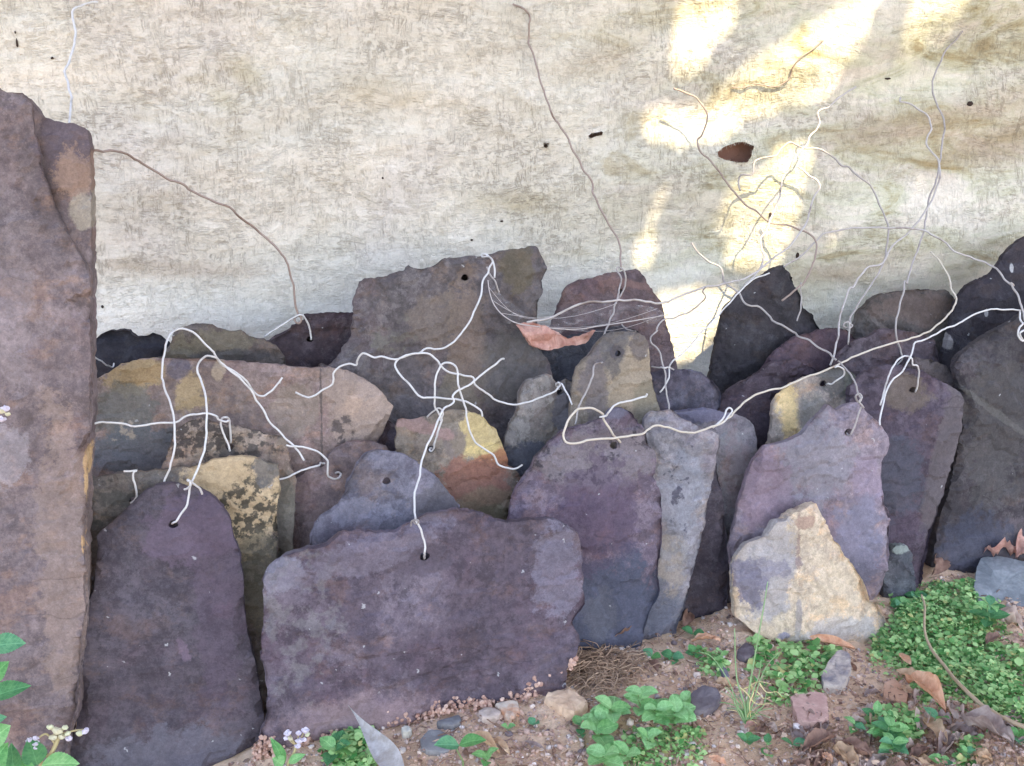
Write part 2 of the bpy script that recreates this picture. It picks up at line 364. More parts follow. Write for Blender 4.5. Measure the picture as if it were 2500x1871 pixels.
I_pts = sp('7', (1770, 440), (1780, 400), (1805, 290), (1850, 225), (1900, 200), (1960, 155), (1985, 80), (2000, 10))+sp('5', (130, 1330), (165, 1260), (210, 1210), (290, 1187), (380, 1200), (450, 1215), (510, 1250), (550, 1290), (600, 1310), (640, 1350), (700, 1430), (760, 1510), (800, 1580))
slate('smooth blue grey round topped slate with an empty hole, behind the broad front slab', 2, I_pts, (101, 97, 110), ground=(760, 1150), hole=[(945, 1176, 10)], blobs=[dict(at=(870, 1250), r=(60, 30), col=(125, 120, 132), amp=.6, k=.6), dict(at=(1060, 1240), r=(50, 60), col=(95, 88, 92), amp=.7)], dust=.25)
G_pts = sp('5', (255, 1200), (300, 1100), (345, 1010), (400, 1045), (440, 1090), (460, 1170), (490, 1260))
slate('small dark purple slate corner wedged left of the yellow crusted slate', 5.6, G_pts, (88, 80, 90), ground=(900, 1010), th=.012)
F_pts = sp('4', (470, 830), (525, 790), (620, 740), (700, 690), (780, 660), (900, 655), (1100, 660), (1290, 665), (1450, 680), (1640, 690), (1790, 700), (1900, 706), (2000, 730), (2080, 770), (2150, 800))+sp('5', (320, 850), (345, 900), (378, 925), (360, 980), (330, 1060), (280, 1150), (250, 1200))
F_bl = [dict(at=(330, 920), r=(75, 35), ang=15, col=(162, 138, 102), amp=.7, k=.8), dict(at=(460, 960), r=(40, 40), col=(165, 142, 108), amp=.7, k=.8), dict(at=(720, 1000), r=(60, 60), col=(142, 128, 116), k=.6, amp=.6), dict(at=(300, 1010), r=(80, 70), col=(108, 105, 100), amp=.7, k=.8), dict(at=(330, 1100), r=(110, 60), col=(96, 98, 104), amp=.6, k=.8), dict(at=(330, 1050), r=(90, 30), col=(165, 150, 135), amp=.5, grain=.57, gs=60),
        dict(at=(880, 980), r=(90, 110), col=(152, 132, 120), amp=.5, k=.75), dict(at=(533, 905), r=(14, 22), col=(165, 145, 125)), dict(at=(430, 905), r=(25, 25), col=(100, 92, 100), amp=.7), dict(at=(785, 1010), r=(3, 125), col=(88, 78, 74), amp=1.6, k=.8), dict(at=(835, 1050), r=(25, 30), col=(80, 70, 68), amp=.6, grain=.5)]
slate('long brown slate patched ochre and mauve, lying behind the arched wires at left', 5, F_pts, (128, 113, 111), ground=(190, 930), blobs=F_bl, dust=.35)
J_pts = sp('5', (400, 1052), (500, 1015), (580, 990), (700, 955), (800, 960), (890, 985), (940, 1040), (985, 1090), (1010, 1140), (1035, 1200), (1045, 1270), (1110, 1325), (1120, 1360), (1085, 1440), (1070, 1500), (1050, 1600))
J_bl = [dict(at=(1190, 1055), r=(75, 75), col=(186, 163, 116), amp=.7, soft=.08, k=.8), dict(at=(1110, 1080), r=(25, 35), col=(112, 100, 95), amp=.4), dict(at=(1020, 1040), r=(90, 18), ang=-16, col=(144, 116, 111), amp=.7, k=.75), dict(at=(1195, 1135), r=(70, 32), ang=15, col=(160, 106, 78), amp=.8, k=.85), dict(at=(1180, 1095), r=(36, 14), col=(196, 172, 120), amp=.6), dict(at=(1160, 1175), r=(95, 50), ang=-8, col=(130, 92, 80), amp=.7, k=.9), dict(at=(1190, 1240), r=(80, 40), col=(130, 112, 92), amp=.5, k=.7), dict(at=(1210, 1260), r=(70, 20), col=(92, 92, 72), amp=.7, k=.5)]
slate('slate with bright yellow crust and red brown band under the wire tangle', 4, J_pts, (117, 107, 100), ground=(960, 1250), hole=[(1053, 1098, 10)], blobs=J_bl)
O_pts = sp('5', (1050, 1560), (1085, 1430), (1130, 1350), (1180, 1280), (1200, 1230), (1280, 1150), (1370, 1080), (1440, 1050), (1540, 1020), (1600, 1000), (1640, 950), (1700, 940), (1760, 965), (1790, 1010), (1840, 1060), (1860, 1150), (1890, 1200), (1900, 1250), (1890, 1330), (1930, 1440), (1938, 1600))+sp('F', (1425, 1280), (1412, 1310), (1395, 1360), (1388, 1398), (1320, 1402), (1240, 1410), (1100, 1430))
O_bl = [dict(at=(1470, 1120), r=(150, 70), col=(120, 110, 112), amp=.7, k=.75), dict(at=(1440, 1110), r=(160, 80), col=(58, 52, 56), amp=.5, grain=.58, gs=70), dict(at=(1480, 1560), r=(170, 190), col=(72, 74, 88), amp=.6, k=.9), dict(at=(1470, 1500), r=(40, 60), col=(90, 88, 95), amp=.8, k=.6), dict(at=(1460, 1250), r=(100, 120), col=(82, 68, 84), amp=.7, k=.6), dict(at=(1500, 1000), r=(40, 25), col=(106, 102, 116), amp=.3)]
slate('large purple slate with wire loop at its hole, right behind the broad front slab', 2, O_pts, (96, 84, 97), th=.013, hole=[(1503, 1090, 10)], blobs=O_bl, dust=.4, relief=.003,
      anch=[(p[0], p[1]-4) for p in sp('F', (1250, 1405), (1320, 1400), (1388, 1395))])
P_pts = sp('6', (-60, 1010), (10, 965), (50, 958), (90, 955), (180, 1000), (300, 1060), (378, 1095), (375, 1150), (360, 1220), (340, 1330), (310, 1480), (280, 1620))+sp('F', (1500, 1230), (1482, 1310), (1455, 1382), (1390, 1398), (1330, 1410), (1360, 1250))
P_bl = [dict(at=(1660, 1200), r=(60, 80), col=(140, 138, 146), amp=.8, k=.6), dict(at=(1650, 1180), r=(70, 120), col=(70, 66, 78), amp=.4, grain=.62, gs=70), dict(at=(1600, 1500), r=(80, 90), col=(98, 98, 108), amp=.7, k=.7), dict(at=(1640, 1370), r=(40, 50), col=(140, 132, 128), amp=.8, k=.6), dict(at=(1625, 1400), r=(48, 75), col=(148, 133, 121), amp=.8, k=.65, grain=.47, gs=70), dict(at=(1600, 1500), r=(60, 40), col=(92, 92, 104), amp=.8, k=.7)]
slate('pale grey narrow slate standing against the right edge of the large purple one', 3, P_pts, (126, 122, 130), hole=None, blobs=P_bl, anch=[(p[0], p[1]-4) for p in sp('F', (1450, 1384), (1400, 1396))])
R_pts = sp('F', (1520, 1000), (1545, 995), (1560, 1060), (1570, 1150), (1576, 1210), (1574, 1312), (1500, 1342), (1460, 1350), (1480, 1200))
slate('narrow near black slate in the gap right of the pale grey narrow slate', 3.9, R_pts, (66, 60, 70), th=.014, anch=[(p[0], p[1]-3) for p in sp('F', (1510, 1340), (1570, 1314))])
Q_pts = sp('6', (60, 990), (140, 958), (200, 950), (330, 950), (430, 970), (510, 990), (560, 1040), (580, 1110), (578, 1200), (540, 1290), (520, 1380), (500, 1500), (480, 1650))
slate('blue grey slate with a rounded right shoulder, behind the pale grey narrow slate', 4.8, Q_pts, (107, 103, 112), ground=(1640, 1810), blobs=[dict(at=(1700, 1015), r=(80, 14), col=(98, 94, 112)), dict(at=(1790, 1130), r=(50, 80), col=(122, 120, 124), amp=.9, grain=.5, gs=40), dict(at=(1800, 1150), r=(40, 80), col=(128, 106, 108), amp=.9, k=.4)])
L_pts = sp('5', (1390, 1100), (1400, 1000), (1410, 900), (1430, 760), (1450, 700), (1510, 640), (1570, 560), (1620, 512), (1700, 500), (1780, 495), (1830, 520), (1860, 580), (1870, 700), (1890, 820), (1910, 920), (1925, 1030))
L_bl = [dict(at=(1560, 920), r=(85, 100), col=(150, 134, 116), amp=.6), dict(at=(1500, 850), r=(38, 60), col=(98, 92, 92), amp=.7, k=.8), dict(at=(1505, 860), r=(22, 18), col=(80, 74, 78), amp=.6), dict(at=(1450, 950), r=(30, 90), col=(108, 98, 98), amp=.8, k=.8), dict(at=(1560, 845), r=(25, 30), col=(100, 90, 88), amp=.7), dict(at=(1580, 990), r=(40, 50), col=(112, 104, 90), amp=.7, k=.6)]
slate('tan centred upright slate with an empty hole, below the cobweb', 4, L_pts, (122, 112, 104), ground=(1370, 1640), hole=[(1508, 863, 8)], blobs=L_bl)
N_pts = sp('5', (1020, 1180), (1050, 1060), (1095, 950), (1105, 850), (1160, 780), (1240, 755), (1300, 748), (1330, 800), (1380, 775), (1415, 790), (1430, 950))
slate('grey slate with a small wire eye, left of the tan centred slate', 5, N_pts, (114, 109, 108), ground=(1230, 1420), hole=[(1367, 957, 9)], blobs=[dict(at=(1290, 1140), r=(70, 60), col=(76, 78, 90), amp=.6), dict(at=(1385, 1000), r=(35, 50), col=(90, 86, 92), amp=.7)], dust=.5)
S_pts = sp('6', (440, 1760), (460, 1655), (480, 1550), (510, 1440), (540, 1320), (570, 1250), (640, 1160), (690, 1150), (760, 1135), (860, 1080), (920, 1010), (980, 950), (1010, 920), (1060, 945), (1110, 920), (1180, 910), (1230, 970), (1290, 1030), (1340, 1090), (1355, 1150), (1340, 1210), (1310, 1260), (1320, 1400), (1335, 1500), (1362, 1550), (1365, 1640))+sp('F', (1917, 1230), (1908, 1265), (1888, 1298), (1800, 1320), (1600, 1320))
S_bl = [dict(at=(1990, 1130), r=(110, 90), col=(130, 124, 130), amp=.8, k=.7), dict(at=(1870, 1200), r=(70, 90), col=(128, 108, 118), amp=.8, k=.7), dict(at=(2120, 1180), r=(50, 60), col=(132, 116, 128), amp=.8, k=.7), dict(at=(2090, 1330), r=(70, 100), col=(112, 108, 122), amp=.7, k=.7), dict(at=(2050, 1410), r=(90, 50), col=(98, 92, 102), amp=.7, k=.6)]
slate('pale mauve slate with jagged shoulders and a wired hole, behind the cream triangular stone', 3.2, S_pts, (120, 109, 120), th=.012, hole=[(2072, 1056, 10)], blobs=S_bl, jag=.0013, dust=.35, anch=[(p[0], p[1]-3) for p in sp('F', (1890, 1297),)])
T_pts = sp('8', (560, 100), (605, 98), (625, 130), (660, 210), (750, 370), (830, 480), (920, 600), (1000, 750), (1030, 850), (1090, 870), (1170, 1000), (1185, 1060))+sp('B', (1165, 190), (1060, 250), (1000, 282), (900, 290), (800, 262), (640, 228), (480, 222), (300, 196), (200, 172), (100, 130))+sp('8', (60, 1020), (0, 980), (-15, 850), (-20, 700), (0, 530), (40, 460), (75, 412), (140, 395), (220, 360), (240, 310), (290, 236), (368, 216), (380, 188), (470, 148), (520, 118))
T_bl = [dict(at=(1870, 1370), r=(80, 130), col=(156, 147, 145), amp=.6), dict(at=(1828, 1432), r=(38, 54), col=(110, 102, 116), amp=1.1, k=.8), dict(at=(1850, 1390), r=(70, 25), col=(120, 112, 122), amp=.7, k=.7), dict(at=(1860, 1545), r=(45, 25), col=(194, 170, 140), amp=.7, k=.4), dict(at=(1947, 1375), r=(5, 120), ang=2, col=(132, 104, 96), amp=3.2, k=.6), dict(at=(1965, 1270), r=(26, 16), col=(165, 135, 118), amp=.7), dict(at=(1945, 1500), r=(8, 60), col=(150, 138, 132), amp=.8), dict(at=(1910, 1545), r=(16, 9), col=(130, 124, 138), amp=.5), dict(at=(2040, 1545), r=(110, 34), col=(172, 164, 160), amp=.7, k=.7), dict(at=(2060, 1440), r=(80, 45), col=(196, 174, 146), amp=.8, k=.3)]
slate('cream coloured triangular stone standing in front of the pale mauve slate', 2, T_pts, (186, 169, 151), th=.013, name='triangular_stone', blobs=T_bl, hue_k=.12, streak=.12, fold=(1950, .11), dark=(172, 155, 138), light=(198, 182, 165), specks=.1, relief=.0045, dust=.2, anch=[(p[0], p[1]-4) for p in sp('F', (1605, 1368), (1680, 1386), (1750, 1390), (1830, 1400), (1875, 1402))])
U2_pts = sp('F', (1912, 1300), (1914, 1240), (1918, 1200), (1932, 1178), (1955, 1176), (1970, 1200), (1976, 1250), (1974, 1300))
slate('little round topped dark slate beside the foot of the pale mauve one', 4.0, U2_pts, (74, 76, 84), th=.012, blobs=[dict(at=(2200, 1338), r=(24, 12), col=(128, 132, 126), amp=.5)], anch=[(p[0], p[1]-10) for p in sp('F', (1915, 1300), (1974, 1297))])
U_pts = sp('6', (1130, 860), (1170, 790), (1230, 720), (1310, 698), (1420, 705), (1540, 725), (1650, 780), (1740, 830), (1780, 880), (1780, 950), (1760, 1100), (1740, 1200), (1700, 1350), (1650, 1500), (1600, 1655))+sp('F', (1995, 1250), (1985, 1285), (1900, 1300), (1850, 1300))
U_bl = [dict(at=(2215, 960), r=(60, 40), col=(104, 92, 82), amp=.6, k=.7), dict(at=(2310, 1100), r=(34, 180), ang=-12, col=(92, 84, 84), amp=.5, k=.7), dict(at=(2190, 1170), r=(70, 100), col=(74, 74, 84), amp=.7, k=.7)]
slate('tall dark plum slate with a pale chamfered right edge', 5, U_pts, (76, 67, 79), hole=[(2233, 953, 8)], blobs=U_bl, th=.013, anch=[(p[0], p[1]-4) for p in sp('F', (1985, 1285),)])
V_pts = sp('F', (2065, 795), (2075, 770), (2120, 735), (2211, 680), (2330, 630), (2330, 1200), (2180, 1222), (2100, 1242), (2010, 1224), (2015, 1190), (2030, 1130), (2060, 1030), (2085, 900), (2080, 850))
V_bl = [dict(at=(2440, 1050), r=(90, 180), col=(82, 77, 76), amp=.8, k=.6), dict(at=(2380, 1330), r=(90, 70), col=(64, 64, 76), amp=.7, k=.7), dict(at=(2420, 1000), r=(110, 8), ang=-35, col=(98, 94, 90), amp=.6, k=.6)]
slate('big dark olive slab running out at the right edge, front one there', 6, V_pts, (62, 58, 63), th=.014, blobs=V_bl, streak=.5, anch=[(p[0], p[1]-4) for p in sp('F', (2015, 1224), (2100, 1242), (2205, 1217), (2310, 1205))])
AA_pts = sp('6', (655, 1180), (670, 1130), (690, 1000), (690, 920), (720, 860), (790, 800), (880, 760), (970, 730), (1050, 700), (1120, 730), (1175, 780), (1190, 870), (1190, 1000))
AA_bl = [dict(at=(1925, 1000), r=(24, 95), ang=6, col=(206, 176, 124), amp=1.0, soft=.3, k=.8), dict(at=(2045, 915), r=(38, 60), col=(92, 88, 86), amp=.5), dict(at=(2060, 915), r=(110, 20), ang=-14, col=(98, 94, 92), amp=.6), dict(at=(1990, 1010), r=(45, 40), col=(120, 116, 112), amp=.9, k=.7), dict(at=(2090, 950), r=(30, 45), col=(112, 108, 98), amp=.8)]
slate('small slate with an ochre left edge, above the pale mauve shoulder', 5.8, AA_pts, (146, 135, 129), ground=(1870, 2120), hole=[(2016, 938, 9)], blobs=AA_bl, dark=(118, 109, 106))
BB_pts = sp('6', (-60, 780), (0, 740), (60, 720), (190, 718), (280, 745), (350, 800), (385, 850), (385, 930), (360, 1000))
slate('dark blue slate with a rounded top just below the sunlit gap', 6, BB_pts, (76, 73, 86), ground=(1580, 1760), dust=.2)
Z3_pts = sp('6', (370, 960), (400, 860), (480, 800), (590, 740), (700, 670), (840, 658), (900, 700), (950, 740), (980, 800))
slate('dark layered slate left of the ochre edged one, rising to the right', 7, Z3_pts, (70, 61, 71), ground=(1740, 2020), flakes=2.0, jag=.002)
K_pts = sp('5', (-60, 740), (0, 690), (60, 650), (90, 590), (140, 530), (145, 450), (155, 390), (150, 320), (185, 220), (230, 190), (320, 180), (370, 150), (440, 150), (470, 125), (540, 140), (640, 110), (680, 70), (750, 65), (900, 55), (960, 40), (1090, 15), (1180, 2), (1215, 10), (1230, 50), (1255, 80), (1265, 150), (1240, 200), (1250, 250), (1225, 330), (1220, 450), (1205, 580), (1250, 640), (1290, 700), (1285, 790), (1270, 900))
K_bl = [dict(at=(1140, 880), r=(45, 200), col=(122, 104, 92), amp=.8, k=.6), dict(at=(1060, 780), r=(60, 60), col=(112, 98, 88), amp=.8, k=.6), dict(at=(970, 820), r=(50, 40), col=(106, 99, 92), amp=.7, grain=.48, gs=45), dict(at=(1260, 650), r=(40, 60), col=(96, 86, 66), amp=.7, k=.6), dict(at=(1120, 970), r=(50, 50), col=(110, 100, 86), amp=.8, k=.6), dict(at=(1250, 900), r=(80, 90), col=(96, 90, 86), amp=.8, k=.6)]
slate('largest dark slate in the middle with a small hole near its jagged top', 7, K_pts, (90, 83, 86), ground=(800, 1330), hole=[(1137, 678, 9)], blobs=K_bl, th=.013, jag=.0022, dust=.4)
K2_pts = sp('5', (1180, 620), (1210, 560), (1330, 540), (1500, 500), (1620, 480), (1700, 470), (1800, 500), (1850, 620), (1880, 800))
slate('midnight blue slate almost hidden under the pink dead leaf', 8, K2_pts, (60, 60, 70), ground=(1290, 1600))
M_pts = sp('5', (1270, 560), (1300, 450), (1340, 330), (1375, 250), (1430, 215), (1480, 195), (1600, 170), (1790, 137), (1830, 180), (1870, 250), (1920, 320), (1950, 420), (1970, 500), (1990, 570), (2010, 650), (2025, 760))
slate('reddish plum pointed slate left of the bright sunlit gap', 9, M_pts, (92, 78, 82), ground=(1330, 1670), hole=[(1514, 712, 7)], blobs=[dict(at=(1520, 690), r=(90, 10), ang=-12, col=(112, 88, 84), amp=.6)])
DD_pts = sp('4', (900, 700), (930, 640), (970, 580), (1000, 500), (1060, 465), (1130, 450), (1230, 465), (1330, 500), (1380, 500), (1440, 525), (1520, 545), (1590, 570), (1630, 620), (1655, 720))
slate('mossy grey scalloped slate top at the back, under the arched wires', 7, DD_pts, (88, 80, 79), ground=(380, 700), blobs=[dict(at=(500, 850), r=(120, 45), col=(108, 99, 84), amp=.8, k=.7), dict(at=(560, 870), r=(100, 16), col=(66, 62, 64), amp=.7, k=.7)], jag=.0022)
CC_pts = sp('4', (470, 600), (520, 560), (600, 510), (690, 480), (750, 490), (800, 525), (880, 510), (960, 545), (985, 560), (1000, 640), (1000, 720))
slate('blackish slate at the back, just right of the tall mauve slab', 8.2, CC_pts, (50, 48, 56), ground=(190, 430), jag=.0022)
EE_pts = sp('4', (1540, 620), (1570, 540), (1640, 500), (1700, 460), (1755, 430), (1760, 390), (1850, 385), (1950, 390), (2040, 385), (2100, 400), (2120, 600))
slate('dark maroon flat topped slate at the back, left of the largest dark slate', 8.2, EE_pts, (62, 52, 58), ground=(640, 910), hole=[(757, 829, 8)], jag=.002)
Y_pts = sp('6', (310, 800), (335, 700), (350, 600), (375, 450), (400, 370), (500, 260), (600, 190), (690, 130), (735, 113), (790, 170), (800, 230), (840, 290), (860, 370), (920, 410), (945, 470), (1000, 500), (1020, 600))
slate('near black slate with a sharp peak, right of the bright sunlit gap', 10, Y_pts, (58, 54, 59), ground=(1730, 2030), jag=.0022)
Z1_pts = sp('6', (560, 830), (600, 740), (700, 620), (800, 540), (900, 510), (1000, 485), (1110, 490), (1160, 540), (1190, 640))
slate('wine purple slate with a sloping left side, below the sharp peaked slate', 9, Z1_pts, (86, 71, 80), ground=(1840, 2100))
Z2_pts = sp('6', (1040, 700), (1060, 640), (1130, 560), (1240, 520), (1290, 490), (1370, 480), (1520, 510), (1620, 560), (1650, 680), (1660, 800))
slate('dull plum slate in the back row behind the long diagonal wire', 8, Z2_pts, (80, 70, 78), ground=(2040, 2310), hole=[(2187, 890, 7)])
Z4_pts = sp('6', (1440, 760), (1470, 680), (1500, 642), (1600, 660), (1690, 700), (1722, 760), (1735, 850))
slate('small round shouldered dark slate peeping out above the tall plum slate', 7, Z4_pts, (78, 70, 72), ground=(2210, 2340))
X_pts = sp('6', (1130, 600), (1150, 490), (1170, 400), (1240, 320), (1310, 280), (1450, 260), (1600, 253), (1700, 265), (1735, 310), (1760, 420), (1770, 600))
slate('olive brown dome shaped slate at the back, near the right edge', 10, X_pts, (76, 70, 69), ground=(2070, 2350), blobs=[dict(at=(2230, 750), r=(90, 40), col=(100, 84, 78), amp=.8, k=.6)])
W_pts = sp('6', (1620, 780), (1650, 660), (1700, 500), (1740, 330), (1790, 250), (1850, 210), (1950, 160), (2020, 50), (2070, 0), (2128, -40), (2400, -120), (2400, 700))
slate('tall black slate climbing out of the right edge at the back', 9, W_pts, (52, 48, 56), ground=(2270, 2640), blobs=[dict(at=(2310, 830), r=(14, 22), ang=30, col=(150, 142, 140)), dict(at=(2470, 655), r=(5, 9), col=(170, 165, 165)), dict(at=(2410, 765), r=(5, 9), col=(160, 155, 155))])

# ------------------------------------------------------------------ soil: one sheet to the horizon
AN = np.array(ANCH)
Mx = np.c_[np.ones(len(AN)), AN[:, 0], AN[:, 1]]
coef = np.linalg.lstsq(np.vstack([Mx, np.diag([.0, .6, .6])]), np.r_[AN[:, 2], 0, 0, 0], rcond=None)[0]
RES = AN[:, 2]-Mx@coef
def gz_arr(X, Y):
    Xc = np.clip(X, -1.0, 1.1); Yc = np.clip(Y, -.9, .15)
    base = coef[0]+coef[1]*Xc+coef[2]*Yc
    d2 = (X[..., None]-AN[:, 0])**2+(Y[..., None]-AN[:, 1])**2+1e-5
    wgt = np.exp(-d2/(2*.07**2))/d2**.5
    return base+(wgt*RES).sum(-1)/(wgt.sum(-1)+3.0)
def gz0(x, y): return float(gz_arr(np.array([x]), np.array([y]))[0])
def bumps(x, y):
    a = max(0.0, 1-max(0, abs(x)-1.2)/1.5)
    return a*(.0035*fbm(Vector((x*14, y*14, 3)), 4)+.0018*mnoise.noise(Vector((x*75, y*75, 1)))+.0009*mnoise.noise(Vector((x*190, y*190, 8)))-.001)
def gz(x, y): return gz0(x, y)+bumps(x, y)
def ghit(px, py):
    d = ray(px, py); z = 0.0; p = CAM
    for _ in range(7):
        s = (z-CAM.z)/d.z; p = CAM+d*s; z = .5*z+.5*gz0(p.x, p.y)
    return Vector((p.x, p.y, gz(p.x, p.y)))
def axis(lo, hi, step, far):
    c = list(np.arange(lo, hi+1e-6, step)); o = []; s = step
    q = c[-1]
    while q < far: s *= 1.22; q += s; o.append(q)
    o2 = []; s = step; q = c[0]
    while q > -far: s *= 1.22; q -= s; o2.append(q)
    return np.array(o2[::-1]+c+o)
gxs, gys = axis(-.75, .95, .0055, 120), axis(-.66, .12, .0055, 120)
GX, GY = np.meshgrid(gxs, gys); GZ = gz_arr(GX, GY)
vs = []
for j in range(len(gys)):
    for i in range(len(gxs)):
        x, y = float(gxs[i]), float(gys[j]); vs.append((x, y, float(GZ[j, i])+bumps(x, y)))
nx = len(gxs)
fs = [(j*nx+i, j*nx+i+1, (j+1)*nx+i+1, (j+1)*nx+i) for j in range(len(gys)-1) for i in range(nx-1)]
t = NT('soil'); P = t.coord()
a = t.noise(P, 9, 8, .65); b = t.noise(P, 60, 8, .7); c3 = t.noise(P, 320, 4, .7)
col = t.mix(t.mr(a, .35, .65), s2l((196, 160, 132)), s2l((222, 190, 160)))
col = t.mix(t.ma('MULTIPLY', t.mr(b, .5, .68), .6), col, s2l((218, 190, 168)))
col = t.mix(t.ma('MULTIPLY', t.mr(b, .46, .3), .75), col, s2l((120, 92, 78)))
col = t.mix(1.0, col, t.mix(c3, (.6, .6, .6), (1.4, 1.4, 1.4)), 'MULTIPLY')
far = t.mr(t.vm('LENGTH', t.vm('SUBTRACT', P, (.1, -.3, 0)), (0, 0, 0)), 1.1, 2.2); col = t.mix(far, col, t.mix(a, s2l((118, 112, 88)), s2l((150, 138, 114))))
soil = t.fin(col, .95, t.bump(c3, .6, .0015, t.bump(b, .8, .005)), .1)
tag(mesh_obj('ground', vs, fs, soil), kind='structure')

# ------------------------------------------------------------------ cloth, and the mud wall behind it
YC = 0.035
def rt0(x, z): return mnoise.noise(Vector((x*6+z*2, z*26-x*5, 21)))*(.4+.6*mnoise.noise(Vector((x*3, z*4, 31)))**2*3)
def cloth_off(x, z):
    o = .010*mnoise.noise(Vector((x*2.2+3, z*3.4, 1)))+.006*mnoise.noise(Vector((x*4+z*3, z*9, 5)))
    rt = min(1, max(0, (x+.05)/.5))
    o += rt*.013*math.sin(z*19+x*4.5+1.6*mnoise.noise(Vector((x*3, z*4, 2)))+.8)
    o += rt*.006*math.sin(z*41-x*9+2*mnoise.noise(Vector((x*4, z*5, 8))))
    q = x*.92+z*.38
    o += .0016*fbm(Vector((x*26, z*34, 2)), 4)+.0011*mnoise.noise(Vector((x*34, z*140, 7)))+.0008*mnoise.noise(Vector((q*130, z*34, 9)))
    o += .0022*abs(mnoise.noise(Vector((x*8, z*21+x*2, 12))))
    o += .0042*rt0(x, z); lo = max(0, (.36-z)/.2)
    o -= .014*lo*(.5+.5*mnoise.noise(Vector((x*9, z*3, 4))))*min(1, max(0, (z+.1)*6))
    return o
def cloth_pt(x, z): return Vector((x, YC+K*x+cloth_off(x, z), z))
def cloth_hit(px, py):
    d = ray(px, py); a = YC; p = None
    for _ in range(4):
        s = (a+K*CAM.x-CAM.y)/(d.y-K*d.x); p = CAM+d*s; a = YC+cloth_off(p.x, p.z)
    return p
hole_px = [sp('3', (330, 890), (365, 875), (395, 850), (440, 835), (470, 822), (520, 820), (545, 840), (582, 845), (560, 870), (555, 905), (530, 935), (480, 942), (430, 930), (385, 915), (355, 890)),
           sp('2', (1508, 785), (1530, 770), (1555, 765), (1570, 755), (1590, 765), (1585, 785), (1555, 790), (1525, 800), (1512, 800)),
           sp('2', (1248, 835), (1262, 820), (1278, 828), (1272, 855), (1252, 860))]
hole_xz = []
for hp in hole_px:
    q = [cloth_hit(*p) for p in hp]; hole_xz.append(resample([(p.x, p.z) for p in q], .003, .0012, 4.4))
cx = np.concatenate([np.arange(-1.3, -.75, .02), np.arange(-.75, .95, .0042), np.arange(.95, 1.5, .02)])
cz = np.concatenate([np.arange(-.03, .2, .02), np.arange(.2, .80, .0042), np.arange(.80, 1.36, .02)])
CV = [cloth_pt(float(x), float(z)) for z in cz for x in cx]; ncx = len(cx)
XZ = np.array([(v.x, v.z) for v in CV])
cf = np.array([(j*ncx+i, j*ncx+i+1, (j+1)*ncx+i+1, (j+1)*ncx+i) for j in range(len(cz)-1) for i in range(ncx-1)])
kill = np.zeros(len(cf), bool); cc = XZ[cf].mean(1)
for hp in hole_xz: kill |= inside(cc, hp)
removed, kept = set(cf[kill].ravel().tolist()), set(cf[~kill].ravel().tolist())
for vi in removed & kept:                            # pull the torn rim onto the hole's outline
    x, z = XZ[vi]; best = None
    for hp in hole_xz:
        H = np.array(hp); H2 = np.roll(H, -1, 0)
        for a_, b_ in zip(H, H2):
            ab = b_-a_; u = np.clip(((XZ[vi]-a_)@ab)/(ab@ab+1e-12), 0, 1); q = a_+ab*u; d = np.hypot(*(XZ[vi]-q))
            if best is None or d < best[0]: best = (d, q)
    v = cloth_pt(float(best[1][0]), float(best[1][1])); v.y -= .0015+.002*abs(mnoise.noise(Vector((x*300, z*300, 1)))); CV[vi] = v
t = NT('cloth'); P = t.coord()
def cl(px, py):
    return cloth_hit(px, py)
big = t.noise(t.map(P, (1, 0, 2), (0, R(8), 0), (1, 1, 2.2)), 3.2, 6, .6, .7)
mid = t.noise(t.map(P, (4, 0, 1), (0, R(6), 0), (1, 1, 2.6)), 9, 7, .65, .8)
col = t.mix(t.mr(big, .35, .62), s2l((228, 214, 199)), s2l((216, 206, 193)))
col = t.mix(t.ma('MULTIPLY', t.mr(t.noise(P, 4.5, 4, .6), .5, .66), .55), col, s2l((212, 199, 192)))
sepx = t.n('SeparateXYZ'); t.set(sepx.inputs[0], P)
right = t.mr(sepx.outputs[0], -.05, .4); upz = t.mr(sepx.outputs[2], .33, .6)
col = t.mix(t.ma('MULTIPLY', t.ma('MULTIPLY', right, .8), t.mr(mid, .36, .62)), col, s2l((194, 191, 162)))
col = t.mix(t.ma('MULTIPLY', t.mr(mid, .53, .70), t.ma('ADD', t.ma('MULTIPLY', right, .6), .30)), col, s2l((160, 140, 100)))
col = t.mix(t.ma('MULTIPLY', t.mr(t.noise(t.map(P, (7, 0, 3)), 14, 6, .7, 1), .57, .74), .38), col, s2l((166, 148, 112)))
wob = t.noise(t.map(P, sc=(1, 1, 2)), 18, 9, .75)
for (px, py, rx, ry, ang, cc_, k_) in [(2250, 300, 240, 38, 8, (150, 122, 88), .75), (2420, 360, 170, 40, 10, (146, 116, 78), .8), (2010, 670, 120, 16, 4, (140, 112, 76), .75), (2120, 690, 110, 14, -14, (150, 122, 86), .6), (1760, 690, 100, 16, 14, (176, 148, 104), .6), (2330, 230, 60, 20, 0, (225, 225, 225), .3), (470, 660, 130, 14, -3, (168, 142, 118), .6), (330, 640, 60, 10, 0, (160, 140, 118), .5), (600, 180, 40, 22, -40, (178, 160, 112), .6), (550, 245, 35, 20, -30, (178, 160, 112), .5), (900, 215, 70, 28, 10, (172, 152, 114), .5), (1260, 490, 90, 24, 0, (176, 158, 118), .5), (1000, 240, 60, 14, 15, (172, 150, 112), .5), (1460, 150, 110, 30, 20, (178, 156, 128), .6)]:
    p = cl(px, py); u = mpp(p)
    col = t.mix(t.ma('MULTIPLY', blob_mask(t, P, wob, p, (rx*1.15*u, ry*1.2*u), R(ang), 1.1, .8), k_*.72), col, s2l(cc_))
warp = t.vm('ADD', P, t.vm('MULTIPLY', t.noise(P, 3.5, 3, .5, col=True), (.09, 0, .09)))
